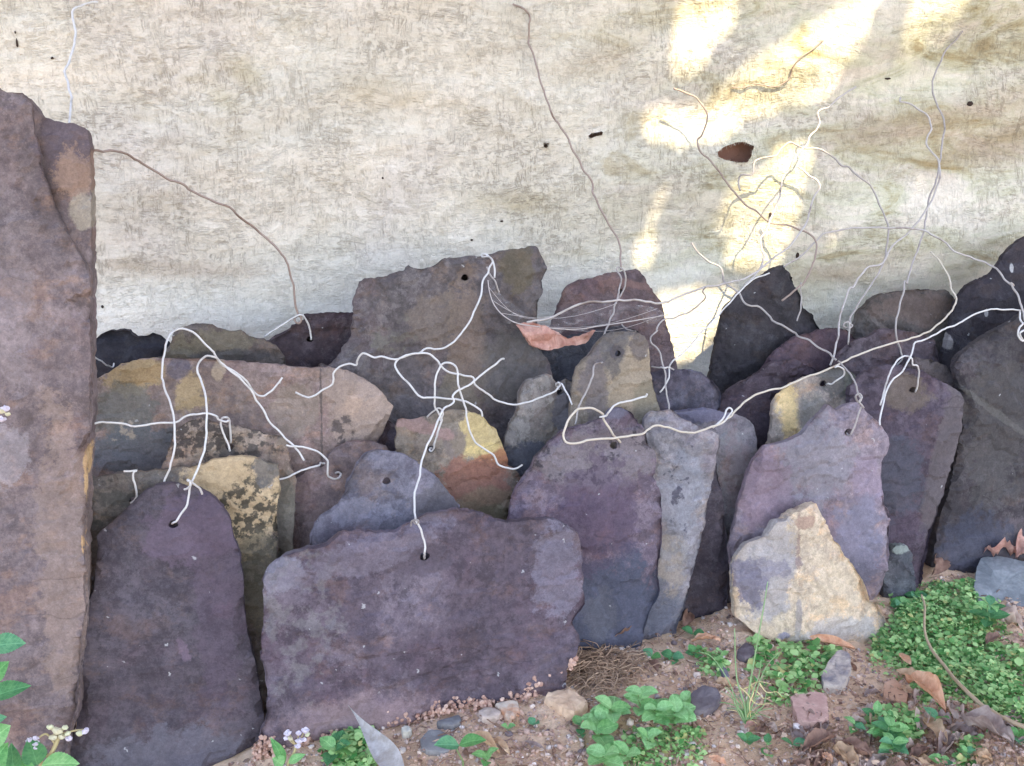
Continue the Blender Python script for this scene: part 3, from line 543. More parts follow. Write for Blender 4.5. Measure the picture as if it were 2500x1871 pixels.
warp = t.vm('ADD', warp, t.vm('MULTIPLY', t.noise(P, 45, 3, .6, col=True), (.004, 0, .004)))
def ridge(v, wd): return t.mr(t.ma('ABSOLUTE', t.ma('SUBTRACT', v, .5)), wd, wd*.25)
thv = ridge(t.noise(t.map(warp, (0, 0, 0), (0, R(15), 0), (210, 1, 26)), 1, 2, .5), .075)
thv2 = ridge(t.noise(t.map(warp, (7, 0, 0), (0, R(11), 0), (330, 1, 60)), 1, 1, .5), .07)
thh = ridge(t.noise(t.map(warp, (5, 0, 5), (0, R(-6), 0), (34, 1, 260)), 1, 2, .5), .075)
thh2 = ridge(t.noise(t.map(warp, (2, 0, 4), (0, R(-3), 0), (70, 1, 400)), 1, 1, .5), .07)
dv = t.noise(t.map(P, (8, 0, 3), (0, R(15), 0), (34, 1, 12)), 1, 7, .75); dh = t.noise(t.map(P, (2, 0, 9), (0, R(-6), 0), (12, 1, 34)), 1, 7, .75)
brk = t.mr(t.noise(P, 130, 3, .6), .36, .58)
lv_ = t.ma('MULTIPLY', t.ma('MAXIMUM', thv, t.ma('MULTIPLY', thv2, .55)), t.mr(dv, .40, .58)); lh_ = t.ma('MULTIPLY', t.ma('MAXIMUM', thh, t.ma('MULTIPLY', thh2, .55)), t.mr(dh, .40, .58))
lines = t.ma('MULTIPLY', t.ma('MAXIMUM', lv_, lh_), brk); low_bright_fade = t.mr(sepx.outputs[2], .30, .42)  # marks thin out low down: fewer stains, and brightness put into the colour
dens = t.mr(t.noise(t.map(P, (1, 0, 6), (0, R(10), 0), (1, 1, 1.8)), 5, 6, .65), .36, .64)
col = t.mix(t.ma('MULTIPLY', t.ma('MULTIPLY', dens, .30), low_bright_fade), col, s2l((170, 158, 143)))
col = t.mix(t.ma('MULTIPLY', lines, t.ma('MULTIPLY', t.ma('ADD', t.ma('MULTIPLY', dens, .36), .17), t.ma('ADD', t.ma('MULTIPLY', low_bright_fade, .65), .35))), col, s2l((108, 96, 82)))
col = t.mix(t.mr(sepx.outputs[2], .40, .27, 0, .55), col, s2l((232, 224, 213)))  # foot of the cloth painted lighter, making up for shade behind the slates
grain = t.noise(P, 420, 3, .7)
col = t.mix(1.0, col, t.mix(grain, (.76, .76, .76), (1.2, 1.2, 1.2)), 'MULTIPLY')
hgt = t.ma('SUBTRACT', t.ma('MULTIPLY', t.noise(t.map(warp, (0, 0, 0), (0, R(5), 0), (70, 1, 170)), 1, 5, .6), 1.2), lines)
nrm = t.bump(hgt, .7, .0016, t.bump(t.noise(t.map(warp, (2, 0, 2), (0, R(10), 0), (18, 1, 60)), 1, 7, .7), .55, .006))
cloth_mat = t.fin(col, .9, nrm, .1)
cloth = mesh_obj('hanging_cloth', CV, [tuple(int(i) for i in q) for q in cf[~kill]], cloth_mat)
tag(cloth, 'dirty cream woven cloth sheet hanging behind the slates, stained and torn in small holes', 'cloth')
fr = random.Random(3); FV, FF = [], []
def fibre(path, r):
    b = len(FV); n = len(path)
    for k_, p in enumerate(path):
        for a in (0, 2.1, 4.2): FV.append(p+Vector((math.cos(a), 0, math.sin(a)))*r)
    for k_ in range(n-1):
        for a in range(3): FF.append((b+k_*3+a, b+k_*3+(a+1) % 3, b+k_*3+3+(a+1) % 3, b+k_*3+3+a))
for hp, nf_ in zip(hole_xz, (70, 26, 16)):
    cen_ = np.mean(np.array(hp), axis=0)
    for _ in range(nf_):
        q = np.array(hp[fr.randrange(len(hp))]); d = cen_-q; d = d/np.hypot(*d); l_ = fr.uniform(.002, .007); ang = fr.uniform(-.9, .9)
        d = np.array([d[0]*math.cos(ang)-d[1]*math.sin(ang), d[0]*math.sin(ang)+d[1]*math.cos(ang)]); pth = []
        for k_ in range(5):
            u = k_/4; z_ = q+d*l_*(u-.45)+np.array([0, -.0012*u*u]); v = cloth_pt(float(z_[0]), float(z_[1])); v.y -= .0012+.0012*math.sin(u*3)*fr.random(); pth.append(v)
        fibre(pth, .00016)
t = NT('fibre'); fm = t.fin(s2l((214, 200, 182)), .9)
fo = mesh_obj('frayed_edge', FV, FF, fm, cloth); fo['kind'] = 'stuff'
t = NT('mud'); P = t.coord(); a = t.noise(P, 8, 8, .65)
mud = t.fin(t.mix(a, s2l((150, 104, 90)), s2l((186, 140, 122))), .95, t.bump(t.noise(P, 50, 6, .6), .6, .006), .1)
wv = []
for yy in (.076, .33):
    for zz in (-.1, 2.3):
        for xx in (-2.6, 2.8): wv.append((xx, yy+K*xx, zz))
tag(mesh_obj('mud_wall', wv, [(0, 1, 3, 2), (4, 6, 7, 5), (0, 2, 6, 4), (1, 5, 7, 3), (2, 3, 7, 6), (0, 4, 5, 1)], mud, smooth=False), 'brown mud wall glimpsed through the holes of the cloth', 'wall')

# ------------------------------------------------------------------ added unseen tree overhead, its crown gaps cut to shape the sun patches
patches = [sp('3', (170, -90), (760, -90), (640, 30), (520, 90), (400, 170), (320, 230), (300, 340), (220, 400), (120, 410), (90, 320), (140, 180)),
           sp('3', (1240, 40), (1190, 190), (1080, 300), (1050, 430), (930, 490), (700, 570), (500, 650), (380, 770), (150, 800), (0, 775), (-60, 735), (0, 700), (250, 675), (330, 630), (450, 510), (560, 425), (780, 285), (840, 225), (1000, 145), (1120, 85)),
           sp('3', (1520, -90), (2020, -90), (1990, 40), (1780, 90), (1650, 115), (1580, 175), (1480, 225), (1430, 205), (1480, 80)),
           sp('3', (715, 870), (870, 860), (885, 920), (850, 1010), (800, 1150), (700, 1210), (600, 1260), (450, 1305), (390, 1255), (390, 1180), (480, 1105), (560, 1050), (690, 990)),
           sp('3', (845, 1280), (870, 1390), (830, 1430), (680, 1495), (480, 1490), (430, 1450), (600, 1415), (740, 1365), (790, 1300)),
           sp('2', (1880, 1160), (1990, 1150), (2030, 1240), (1970, 1320), (1900, 1370), (1860, 1350), (1885, 1280)),
           sp('2', (1640, 1485), (1740, 1410), (1840, 1430), (1890, 1510), (1650, 1515)),
           sp('6', (20, 325), (440, 285), (425, 360), (380, 440), (200, 610), (110, 615), (50, 450))]
su = SUNV.cross(Vector((0, 0, 1))).normalized(); sv = su.cross(SUNV).normalized()
if sv.z < 0: sv = -sv
def to_sun(p): return (p.dot(su), p.dot(sv))
gaps = [[to_sun(cloth_hit(*p)) for p in g] for g in patches]
cor = [to_sun(q) for q in [Vector((x, y, z)) for x in (-1.0, 1.2) for (y, z) in ((-.95, -.05), (.3, 1.1), (.1, 0), (-.5, 0.2))]]
U0, U1 = min(c[0] for c in cor)-.25, max(c[0] for c in cor)+.25; V0, V1 = min(c[1] for c in cor)-.15, max(c[1] for c in cor)+.25
def leaf_prof(n=5):
    return [(i/n, math.sin(math.pi*(i/n)**.8)**.8) for i in range(n+1)]
GPAD = [.000, .004, .000, .003, .005, .001, .001, .004]
GBOX = [(min(p[0] for p in g)-.02, max(p[0] for p in g)+.02, min(p[1] for p in g)-.02, max(p[1] for p in g)+.02) for g in gaps]
def near_gap(pts, pad):
    P2 = np.array(pts); a, b, c, d = P2[:, 0].min(), P2[:, 0].max(), P2[:, 1].min(), P2[:, 1].max()
    for g, bx, pd in zip(gaps, GBOX, GPAD):
        if b < bx[0] or a > bx[1] or d < bx[2] or c > bx[3]: continue
        if inside(P2, g).any() or (edge_dist(P2, g) < pd).any(): return True
    return False
def gap_dist(u, v):
    return min(edge_dist(np.array([(u, v)]), g)[0] for g in gaps)
rng = random.Random(11)
lv, lf = [], []
CROWN_D = 3.0
def add_leaf(u, v, ln, wd):
    depth = CROWN_D+rng.uniform(-.08, .26)
    nrm_ = (SUNV+Vector((rng.uniform(-.6, .6), rng.uniform(-.6, .6), rng.uniform(-.6, .6)))).normalized()
    ax = nrm_.orthogonal().normalized(); ax = Matrix.Rotation(rng.uniform(0, math.tau), 3, nrm_) @ ax; sd_ = nrm_.cross(ax)
    c = su*u+sv*v+SUNV*depth
    pr = leaf_prof(5); L_, R_ = [], []
    for q, wq in pr:
        m_ = c+ax*(ln*(q-.5))-nrm_*(ln*.18*(q-.5)**2*4)
        L_.append(m_+sd_*wd*.5*wq+nrm_*wd*.12*wq); R_.append(m_-sd_*wd*.5*wq+nrm_*wd*.12*wq)
    if near_gap([to_sun(p) for p in L_+R_+[c]], 0): return False
    b = len(lv); n = len(pr); lv.extend(L_+R_)
    for i in range(n-1): lf.append((b+i, b+i+1, b+n+i+1, b+n+i))
    return True
st = .027
u = U0
while u < U1:
    v_ = V0
    while v_ < V1:
        uu, vv = u+rng.uniform(-.5, .5)*st, v_+rng.uniform(-.5, .5)*st
        k_ = rng.uniform(.075, .125)
        for _ in range(4):
            if add_leaf(uu+rng.uniform(-.4, .4)*st, vv+rng.uniform(-.4, .4)*st, k_, k_*rng.uniform(.55, .7)): break
        v_ += st
    u += st
# small leaves that close the crown up to the rims of the gaps
for g in gaps:
    n = len(g)
    for i in range(n):
        a_, b_ = np.array(g[i]), np.array(g[(i+1) % n]); L_ = np.hypot(*(b_-a_)); m_ = int(L_/.006)+1
        nn = np.array([b_[1]-a_[1], a_[0]-b_[0]])/max(L_, 1e-6)
        for j in range(m_):
            for off in (.016, .03, .046, .062):
                for sg in (1, -1):
                    q = a_+(b_-a_)*(j+rng.random())/m_+nn*sg*off*rng.uniform(.8, 1.25)
                    add_leaf(q[0], q[1], .034, .024)
t = NT('tree_leaf'); P = t.coord()
lcol = t.mix(t.noise(P, 9, 4), s2l((58, 84, 40)), s2l((96, 122, 58)))
leafm = t.fin(lcol, .55, None, .3)
c0 = su*((U0+U1)/2)+sv*((V0+V1)/2)+SUNV*CROWN_D
trunk_base = Vector((2.6, -3.6, 0)); tree = empty('added_shade_tree', trunk_base)
tag(tree, 'added tree out of the picture, its crown gaps shaped to cast the sun patches', 'tree')
cr = mesh_obj('crown', [p-trunk_base for p in lv], lf, leafm, tree); cr['kind'] = 'stuff'

def tube(path, radii, seg=8):
    """tapered tube along a polyline -> verts, faces"""
    V_, F_ = [], []; n = len(path); prev = None
    for i, p in enumerate(path):
        d = (path[min(i+1, n-1)]-path[max(i-1, 0)]).normalized()
        if prev is None: a_ = d.orthogonal().normalized()
        else:
            a_ = prev-d*prev.dot(d); a_ = a_.normalized() if a_.length > 1e-6 else d.orthogonal().normalized()
        prev = a_; b_ = d.cross(a_); r = radii[i] if hasattr(radii, '__len__') else radii
        for k_ in range(seg):
            an = k_*math.tau/seg; V_.append(p+(a_*math.cos(an)+b_*math.sin(an))*r)
    for i in range(n-1):
        for k_ in range(seg):
            q = (k_+1) % seg; F_.append((i*seg+k_, i*seg+q, (i+1)*seg+q, (i+1)*seg+k_))
    F_.append(tuple(range(seg-1, -1, -1))); F_.append(tuple((n-1)*seg+k_ for k_ in range(seg)))
    return V_, F_
def spline(pts, k=4):
    out = []; n = len(pts)
    for i in range(n-1):
        p0, p1, p2, p3 = pts[max(i-1, 0)], pts[i], pts[i+1], pts[min(i+2, n-1)]
        for q in range(k):
            u = q/k
            out.append(.5*((2*p1)+(p2-p0)*u+(2*p0-5*p1+4*p2-p3)*u*u+(-p0+3*p1-3*p2+p3)*u**3))
    out.append(pts[-1]); return out
t = NT('bark'); P = t.coord()
bark = t.fin(t.mix(t.noise(t.map(P, sc=(20, 20, 4)), 1, 6), s2l((70, 58, 48)), s2l((122, 106, 90))), .9, t.bump(t.noise(t.map(P, sc=(40, 40, 8)), 1, 6), .8, .01), .1)
tp = spline([Vector((0, 0, -.1)), Vector((.03, .05, .7)), Vector((-.06, .1, 1.5)), Vector((-.2, .3, 2.6)), Vector((-.5, .6, 3.6))], 5)
vv, ff = tube(tp, list(np.linspace(.16, .06, len(tp))), 12); mesh_obj('trunk', vv, ff, bark, tree)
for e in range(7):
    u_ = rng.uniform(U0+.2, U1-.2); v_ = rng.uniform(V0+.9, V1-.1)
    en = su*u_+sv*v_+SUNV*(CROWN_D+.33)-trunk_base; stt = tp[14+e % 6]
    if near_gap([to_sun((stt*(1-q)+en*q)+trunk_base+o_) for q in np.linspace(0, 1, 60) for o_ in (Vector((0, 0, .2)), su*.07, -su*.07, sv*.07, -sv*.07)], 0): continue
    bp = spline([stt, stt*.5+en*.5+Vector((0, 0, .12)), en], 5)
    vv, ff = tube(bp, list(np.linspace(.045, .012, len(bp))), 8); mesh_obj('branch', vv, ff, bark, tree)

# ------------------------------------------------------------------ wires
def wire_mat(name, pale, rust, amount):
    t = NT(name); P = t.coord(); a = t.noise(P, 26, 5, .6); b = t.noise(P, 300, 3, .6)
    col = t.mix(t.mr(a, .5-amount*.35, .62-amount*.35), s2l(pale), s2l(rust)) if amount > .5 else t.mix(t.ma('MULTIPLY', t.mr(a, .55, .72), amount*2), s2l(pale), s2l(rust))
    col = t.mix(1.0, col, t.mix(b, (.8, .8, .8), (1.15, 1.15, 1.15)), 'MULTIPLY')
    t.fin(col, .48, t.bump(b, .3, .0004), .5); t.b.inputs['Metallic'].default_value = .15
    return t.m
WM = {'w': wire_mat('wire_pale', (206, 200, 198), (150, 138, 130), .4), 'g': wire_mat('wire_grey', (164, 154, 150), (112, 94, 84), .5), 'd': wire_mat('wire_dull', (180, 170, 166), (120, 102, 92), .45),
      'b': wire_mat('wire_brown', (150, 130, 120), (112, 84, 68), .45), 't': wire_mat('wire_tan', (202, 188, 172), (146, 120, 98), .45)}
WIRE_GROUP = 'bent wires tied through the slates'
def wire(label, pts, m='w', r=None, d0=0.25):
    n = len(pts); ks = [i for i in range(n) if len(pts[i]) > 2]; P3 = []
    for i, p in enumerate(pts):
        lo = max([k_ for k_ in ks if k_ <= i], default=ks[0]); hi = min([k_ for k_ in ks if k_ >= i], default=ks[-1])
        L = pts[lo][2] if lo == hi else pts[lo][2]+(pts[hi][2]-pts[lo][2])*(i-lo)/(hi-lo)
        P3.append(on_plane(p[0], p[1], L-d0))
    path = spline(P3, 4)
    sd_ = random.uniform(0, 99)
    path = [p+Vector((mnoise.noise(p*70+Vector((sd_, 0, 0))), mnoise.noise(p*70+Vector((0, sd_, 0))), mnoise.noise(p*70+Vector((0, 0, sd_)))))*.0017+Vector((mnoise.noise(p*190), mnoise.noise(p*190+Vector((5, 5, 5))), mnoise.noise(p*190-Vector((5, 5, 5)))))*.0005 for p in path]
    for i, p in enumerate(path):                     # nothing hangs behind the cloth
        for _ in range(6):
            if p.y > cloth_pt(p.x, p.z).y-.0045: p = p+(CAM-p).normalized()*.004
        path[i] = p
    r = (r or .00185)*.58
    v, f = tube(path, r, 7)
    b = Vector(min(path, key=lambda q: q.z))
    o = mesh_obj('bent_wire', [p-b for p in v], f, WM[m], loc=b)
    return tag(o, label, 'wire', WIRE_GROUP)

wire('pale wire rising from behind the tall mauve slab to the top left corner', sp('1', (406, 740, 2.0), (405, 690), (410, 560), (390, 480), (380, 420, 4), (400, 350), (425, 270), (436, 210, 5), (425, 140), (420, 80), (440, 50), (490, 25), (560, 8, 6)), 'w', .0021)
wire('brownish wire arching over the cloth from the tall mauve slab down to the maroon slate', sp('1', (470, 862, 2.2), (505, 865), (580, 872), (650, 870), (710, 885), (780, 920), (860, 965, 5), (960, 1030), (1060, 1065), (1120, 1110), (1250, 1165), (1340, 1210), (1380, 1250), (1450, 1300, 7), (1540, 1380), (1610, 1450), (1650, 1510), (1680, 1590))+sp('4', (1696, 230), (1706, 330), (1716, 400, 8), (1702, 425), (1708, 448), (1730, 450), (1744, 432), (1738, 410), (1722, 402, 7.9)), 'b', .0022)
wire('short hooked white wire through the hole of the maroon flat topped slate', sp('4', (1527, 527, 8.2), (1600, 480), (1690, 415), (1740, 395, 7.8), (1772, 430), (1786, 480), (1793, 540, 8.3)))
wire('short white wire curling on the blackish slate behind the tall mauve slab', sp('4', (480, 590, 5), (510, 610), (540, 640), (600, 680), (640, 703, 8), (658, 700), (660, 682, 8.2)), 'w', .0015)
wire('highest arched wire at left, bending down to a kink with an upturned end', sp('4', (948, 1362, 1.7), (965, 1320), (985, 1280), (1005, 1180, 1.5), (1012, 1040), (990, 940), (970, 870), (940, 800), (935, 720, 2.5), (955, 600), (970, 530), (1000, 492), (1050, 480, 3.2), (1110, 505), (1170, 555), (1220, 600), (1270, 670), (1320, 710, 3.5), (1400, 760), (1440, 810), (1480, 850, 4), (1520, 867), (1560, 842), (1600, 800), (1632, 766, 4)))
wire('long arched wire from the hole of the rounded purple slate', sp('4', (998, 1606, 1.2), (1005, 1595, .85), (1030, 1580), (1070, 1510), (1090, 1430), (1110, 1370, .6), (1150, 1270), (1180, 1150), (1195, 1050), (1190, 900), (1170, 800), (1140, 720, 1.8), (1150, 670), (1190, 638), (1240, 645), (1290, 690, 2.5), (1360, 750), (1430, 812), (1470, 870), (1530, 970), (1580, 1040), (1640, 1110, 3), (1700, 1160), (1735, 1200), (1757, 1240, 3)))
wire('tiny twist of wire tied crosswise at the top of the rounded purple slate', sp('4', (1066, 1408, .8), (1085, 1392), (1102, 1380, .35), (1100, 1362), (1086, 1352), (1092, 1360, .3), (1120, 1372), (1150, 1400), (1168, 1432, .9)))
wire('kinked wire with a hooked end resting on the mauve brown slate', sp('4', (1655, 1148, 2.8), (1690, 1156), (1740, 1160), (1800, 1175), (1850, 1200), (1895, 1240, 3.2), (1890, 1290), (1892, 1325), (1930, 1350), (1958, 1342), (1967, 1322, 3.8), (1955, 1306), (1938, 1312, 4.3)))
wire('wire running level from behind the tall mauve slab to the black blotched slate', sp('4', (470, 1024, 1.2), (515, 1026), (600, 1025), (700, 1030), (780, 1038), (900, 1028, 2), (1000, 1020), (1060, 995), (1120, 975), (1190, 970), (1245, 983), (1262, 1008, 2.6), (1300, 1022), (1318, 1010, 2.6)))
wire('narrow hairpin of wire hanging in the hole of the black blotched slate', sp('4', (1330, 1190, 3.1), (1300, 1110), (1278, 1050), (1274, 1015), (1285, 997), (1302, 993, 2.7), (1320, 1003), (1328, 1060), (1331, 1142, 3.4)))
wire('short T shaped wire standing in the hole of the grey and ochre slate', sp('4', (768, 1478, 2.6), (760, 1488, 2.1), (772, 1484), (790, 1462), (793, 1440), (780, 1390), (766, 1320, 1.9), (790, 1303), (750, 1308), (709, 1309, 1.9)))
wire('short wire from the mauve brown slate hole towards the ochre slate', sp('4', (1600, 1352, 3.2), (1610, 1350), (1660, 1337), (1720, 1305), (1790, 1285), (1838, 1270, 3.8), (1846, 1252), (1868, 1256, 4.4)))
wire('wire falling from the top of the largest dark slate into an open loop', sp('5', (962, 186, 6.6), (955, 110), (930, 62), (905, 44), (890, 52, 7), (900, 66), (940, 72, 6.2), (950, 95), (930, 140), (900, 210), (880, 290, 5), (850, 370), (820, 430), (770, 510), (720, 560), (670, 590), (620, 597, 3.8), (570, 590), (520, 615), (450, 635), (405, 653, 3.2), (389, 690), (420, 740), (470, 800), (540, 874, 2.8), (620, 876), (720, 882), (790, 898), (830, 920), (890, 950), (899, 985, 3)), 'w')
wire('short doubled stub of wire at the top of the largest dark slate', sp('5', (912, 122, 6.7), (935, 165), (962, 200, 6.6), (978, 235), (995, 268, 6.7)), 'g', .0016)
wire('wavy wire from the long brown slate to the small grey slate eye', sp('4', (1703, 848, 4.5), (1750, 868), (1800, 872), (1870, 832), (1915, 800), (1926, 740), (1960, 702, 4), (2020, 685), (2058, 688))+sp('5', (170, 660), (190, 632), (220, 630), (265, 650), (310, 635), (390, 656, 3), (450, 630), (520, 622), (590, 627), (630, 660), (660, 702), (720, 735), (780, 755), (835, 762), (850, 800, 3), (910, 850), (970, 890), (1040, 914), (1110, 915), (1200, 890), (1280, 855, 4.4), (1328, 820), (1345, 795), (1330, 788), (1319, 805), (1335, 830, 5.1)))
wire('short straight wire from the eye of the small grey slate down to the tan one', sp('5', (1335, 800, 4.4), (1352, 798), (1375, 840), (1395, 880), (1410, 915, 3.8)), 'w', .0016)
wire('wire arching from the yellow crusted slate hole and sweeping over its red band', sp('5', (600, 1168, 4.4), (590, 1178, 3.8), (600, 1190), (614, 1178), (618, 1145), (635, 1080), (656, 1010), (640, 965, 3), (620, 920), (620, 850), (630, 750), (652, 692), (690, 674), (728, 688), (748, 740), (755, 800, 2.6), (775, 880), (800, 960), (815, 1060), (850, 1130), (900, 1170, 3.1), (960, 1210), (990, 1260), (1040, 1285), (1085, 1292), (1122, 1266, 3.2)))
wire('little loop of wire perched above the yellow crusted slate', sp('5', (576, 996, 3.7), (592, 962), (638, 936, 3.1), (660, 948), (662, 975), (645, 1010, 3.2)), 'w', .0016)
wire('long wire rising from the hole of the broad front slab through the tangle', sp('F', (917, 1207, .5), (917, 1196, -.1), (917, 1175), (908, 1145), (896, 1126, -.3))+sp('5', (505, 1560), (500, 1450), (520, 1350), (550, 1240, 1), (590, 1120), (640, 1010), (672, 940), (730, 905, 2), (726, 868), (760, 830), (830, 800), (900, 740), (960, 690), (1002, 655), (1022, 650, 2.2)))
wire('small knot of wire on the rim of the broad front slab', sp('5', (484, 1615, .1), (494, 1585), (515, 1578, -.55), (528, 1592), (512, 1604), (502, 1590, -.1)), 'g', .0016)
wire('long brown wire hanging down the middle of the cloth to the plum pointed slate', sp('2', (1065, 25, 11.2), (1110, 40), (1150, 75), (1170, 110), (1160, 180), (1160, 245, 10.8), (1185, 310), (1210, 400), (1240, 500), (1270, 590), (1300, 670), (1340, 730), (1385, 785, 10), (1410, 860), (1450, 930), (1490, 1000), (1530, 1060), (1530, 1110), (1560, 1180), (1610, 1270), (1660, 1350, 9.4), (1688, 1420), (1692, 1560, 9)), 'b', .0022)
wire('kinked wire looped at the plum pointed slate and dropping to the large purple one', sp('5', (1648, 345, 8.9), (1685, 300), (1712, 230), (1722, 175), (1705, 140), (1680, 124, 8.6), (1667, 140), (1690, 190), (1682, 270), (1660, 340), (1640, 410, 6), (1610, 480), (1580, 550), (1578, 610), (1590, 670), (1542, 688), (1530, 760, 3.5), (1500, 830), (1465, 890), (1445, 960), (1430, 1032, 3)), 'g')
wire('pale wire crossing from the pink dead leaf up to the sunlit cloth', sp('5', (1150, 440, 5.2), (1250, 425), (1330, 395), (1430, 345), (1530, 325, 4.8), (1650, 320), (1770, 312), (1890, 330), (1950, 325))+sp('6', (150, 290, 6), (280, 243), (350, 228), (430, 213), (520, 188), (600, 140), (660, 90, 8))+sp('3', (700, 1475), (770, 1428), (830, 1350), (870, 1290, 9), (890, 1220), (920, 1130), (952, 1080), (935, 1040), (870, 1000), (820, 963, 10)), 'd', .0022)
wire('straight slanting wire crossing the bright sunlit gap to the blue rounded slate', sp('6', (662, 158, 7.5), (610, 178), (560, 195), (500, 250, 7.4), (430, 330), (340, 430), (250, 520), (180, 600), (90, 690, 5.6), (78, 760), (20, 850, 5.2)), 'w', .0017)
wire('wire starting left of the peaked slate and descending to the ochre edged one', sp('3', (205, 1405, 10.2), (250, 1460), (300, 1510), (372, 1540, 9.6), (390, 1590), (395, 1622, 9))+sp('6', (440, 243, 8.6), (490, 280), (510, 320), (540, 345), (600, 358), (660, 410, 8), (700, 450), (800, 495), (830, 530), (890, 550), (950, 595), (1010, 625), (1045, 662, 5.2)), 'g', .0022)
wire('thin wire zigzagging down along the edge of the plum pointed slate', sp('6', (285, 240, 6), (275, 270), (290, 300), (240, 350), (180, 390), (100, 420), (40, 435), (5, 490, 5.2))+sp('5', (1900, 495), (1865, 530), (1865, 560), (1905, 600), (1930, 660), (1945, 740, 4.4), (1950, 800), (1960, 880), (1968, 952, 3.8)), 'g', .0017)
wire('short tie of wire across the blue rounded slate top', sp('5', (1872, 704, 5.2), (1910, 702), (1945, 702, 4.1), (1975, 706), (1998, 714, 5.3)), 'w', .0015)
wire('dark wavy wire beside the torn hole, ending above the peaked slate', sp('3', (105, 512, 10.6), (180, 540), (240, 570), (272, 610), (295, 660), (290, 730), (270, 780), (240, 810), (255, 870, 10.4), (320, 930), (380, 1010), (440, 1090), (520, 1180), (580, 1220), (650, 1280), (730, 1295), (830, 1325, 9.8), (900, 1360), (930, 1420), (920, 1500), (880, 1590), (842, 1650, 9.3))+sp('6', (835, 230), (790, 270), (728, 317, 9.1)), 'b', .0022)
wire('short forked wire hanging against the peaked slate', sp('6', (838, 212, 9.2), (843, 260), (840, 330), (830, 390), (814, 436, 9.2)), 'g', .0017)
wire('wiry line climbing right of the torn hole to a free tip at mid height', sp('3', (1157, 507, 10.6), (1070, 555), (1010, 610), (940, 645), (950, 700), (930, 750), (890, 790), (880, 830), (830, 880, 10), (790, 940), (770, 990), (735, 1020), (725, 1100), (700, 1180), (665, 1270), (640, 1340), (605, 1380, 9.2), (620, 1440), (625, 1500), (600, 1560), (560, 1610), (515, 1648, 8)), 'd', .0022)
wire('wire curled in small waves by the torn hole, then arching down rightwards', sp('3', (492, 1102, 10.6), (480, 1060), (495, 1012), (560, 1005), (570, 940), (610, 910), (690, 905), (720, 860), (780, 825), (820, 838), (850, 855, 10.4), (930, 860), (1000, 890), (1070, 950), (1120, 970), (1180, 1025), (1240, 1070), (1280, 1150), (1320, 1240), (1346, 1310, 9.8), (1340, 1400), (1330, 1480), (1300, 1545))+sp('6', (1270, 190), (1200, 290), (1140, 390), (1122, 450, 8.6), (1138, 462), (1120, 478), (1090, 470), (1090, 452), (1115, 447), (1118, 480), (1113, 570, 8.4)), 'g', .0022)
wire('tallest wire at right, rising from the dull plum slate nearly to the top', sp('3', (1777, 182, 11.2), (1740, 230), (1680, 290), (1640, 370), (1605, 450), (1600, 530), (1620, 600), (1655, 660), (1668, 740), (1655, 830), (1640, 940, 10.2), (1620, 1040), (1590, 1120), (1572, 1200), (1560, 1280), (1540, 1370), (1500, 1480), (1470, 1560), (1452, 1640))+sp('6', (1442, 200), (1430, 280), (1400, 370), (1388, 470, 8), (1395, 560), (1418, 598), (1422, 655), (1392, 690, 8.1)), 'g', .0022)
wire('wire with a hooked tip, left of and crossing the tallest wire', sp('3', (1412, 566, 11), (1412, 588), (1450, 592), (1510, 625), (1570, 670), (1595, 735), (1570, 800), (1570, 840), (1610, 890), (1640, 950, 9.9), (1640, 1030), (1610, 1120), (1570, 1200), (1500, 1300), (1430, 1370), (1360, 1430), (1330, 1490), (1300, 1530), (1230, 1542), (1180, 1600), (1142, 1655, 8.8))+sp('6', (1120, 250), (1090, 330), (1066, 410), (1060, 500), (1045, 570), (1008, 688, 6.6)), 'd', .0022)
wire('long nearly level wire curving from behind the peak to the right edge', sp('3', (740, 1542, 10.2), (850, 1472), (910, 1412), (970, 1352), (1060, 1330, 9.8), (1170, 1316), (1330, 1318), (1480, 1320), (1570, 1345), (1660, 1390), (1730, 1450), (1840, 1495, 8.8), (1930, 1530), (1980, 1565), (2020, 1620), (2065, 1650))+sp('6', (2050, 220), (2072, 250), (2100, 310), (2125, 390), (2140, 460, 5.5)), 'd', .0022)
wire('long diagonal wire from the right edge slates to the hole of the large purple one', sp('6', (1588, 38, 9.6), (1640, 90), (1690, 170), (1712, 260), (1735, 310), (1725, 352), (1690, 400, 8), (1600, 480), (1540, 512), (1460, 540), (1390, 555), (1290, 585), (1160, 635, 6), (1050, 690), (950, 730), (850, 770), (720, 820), (600, 850), (530, 890, 4), (470, 940), (430, 990), (360, 1030), (290, 1060), (210, 1080, 2.7), (140, 1068), (60, 1045), (0, 1040))+sp('5', (1850, 1060, 2), (1820, 1085), (1740, 1100), (1640, 1112), (1520, 1122, 1.3), (1430, 1140), (1372, 1132), (1364, 1060), (1390, 1000), (1430, 955), (1480, 938, 1.3), (1540, 945), (1590, 972), (1595, 1010), (1630, 1060), (1668, 1110), (1688, 1138, 2.1)), 't', .0021)
wire('loose end of wire laid along the long diagonal one above the blue grey slate', sp('6', (335, 1050, 3.2), (370, 1015), (400, 980), (416, 946), (432, 937, 3.4), (444, 950), (432, 972), (400, 1012), (370, 1034, 3.3)), 'w', .0018)
wire('short curved wire knotted at the large purple slate hole and pointing right', sp('5', (1578, 988, 1.4), (1610, 978), (1620, 962), (1660, 920, 1.1), (1730, 895), (1830, 876), (1842, 868), (1846, 855, 1)))
wire('curly hook of wire in the hole of the ochre edged slate', sp('6', (1032, 703, 5), (1062, 702), (1086, 718), (1090, 745), (1060, 775), (1020, 802), (995, 797, 5.8), (988, 800, 6.1)), 'w', .0018)
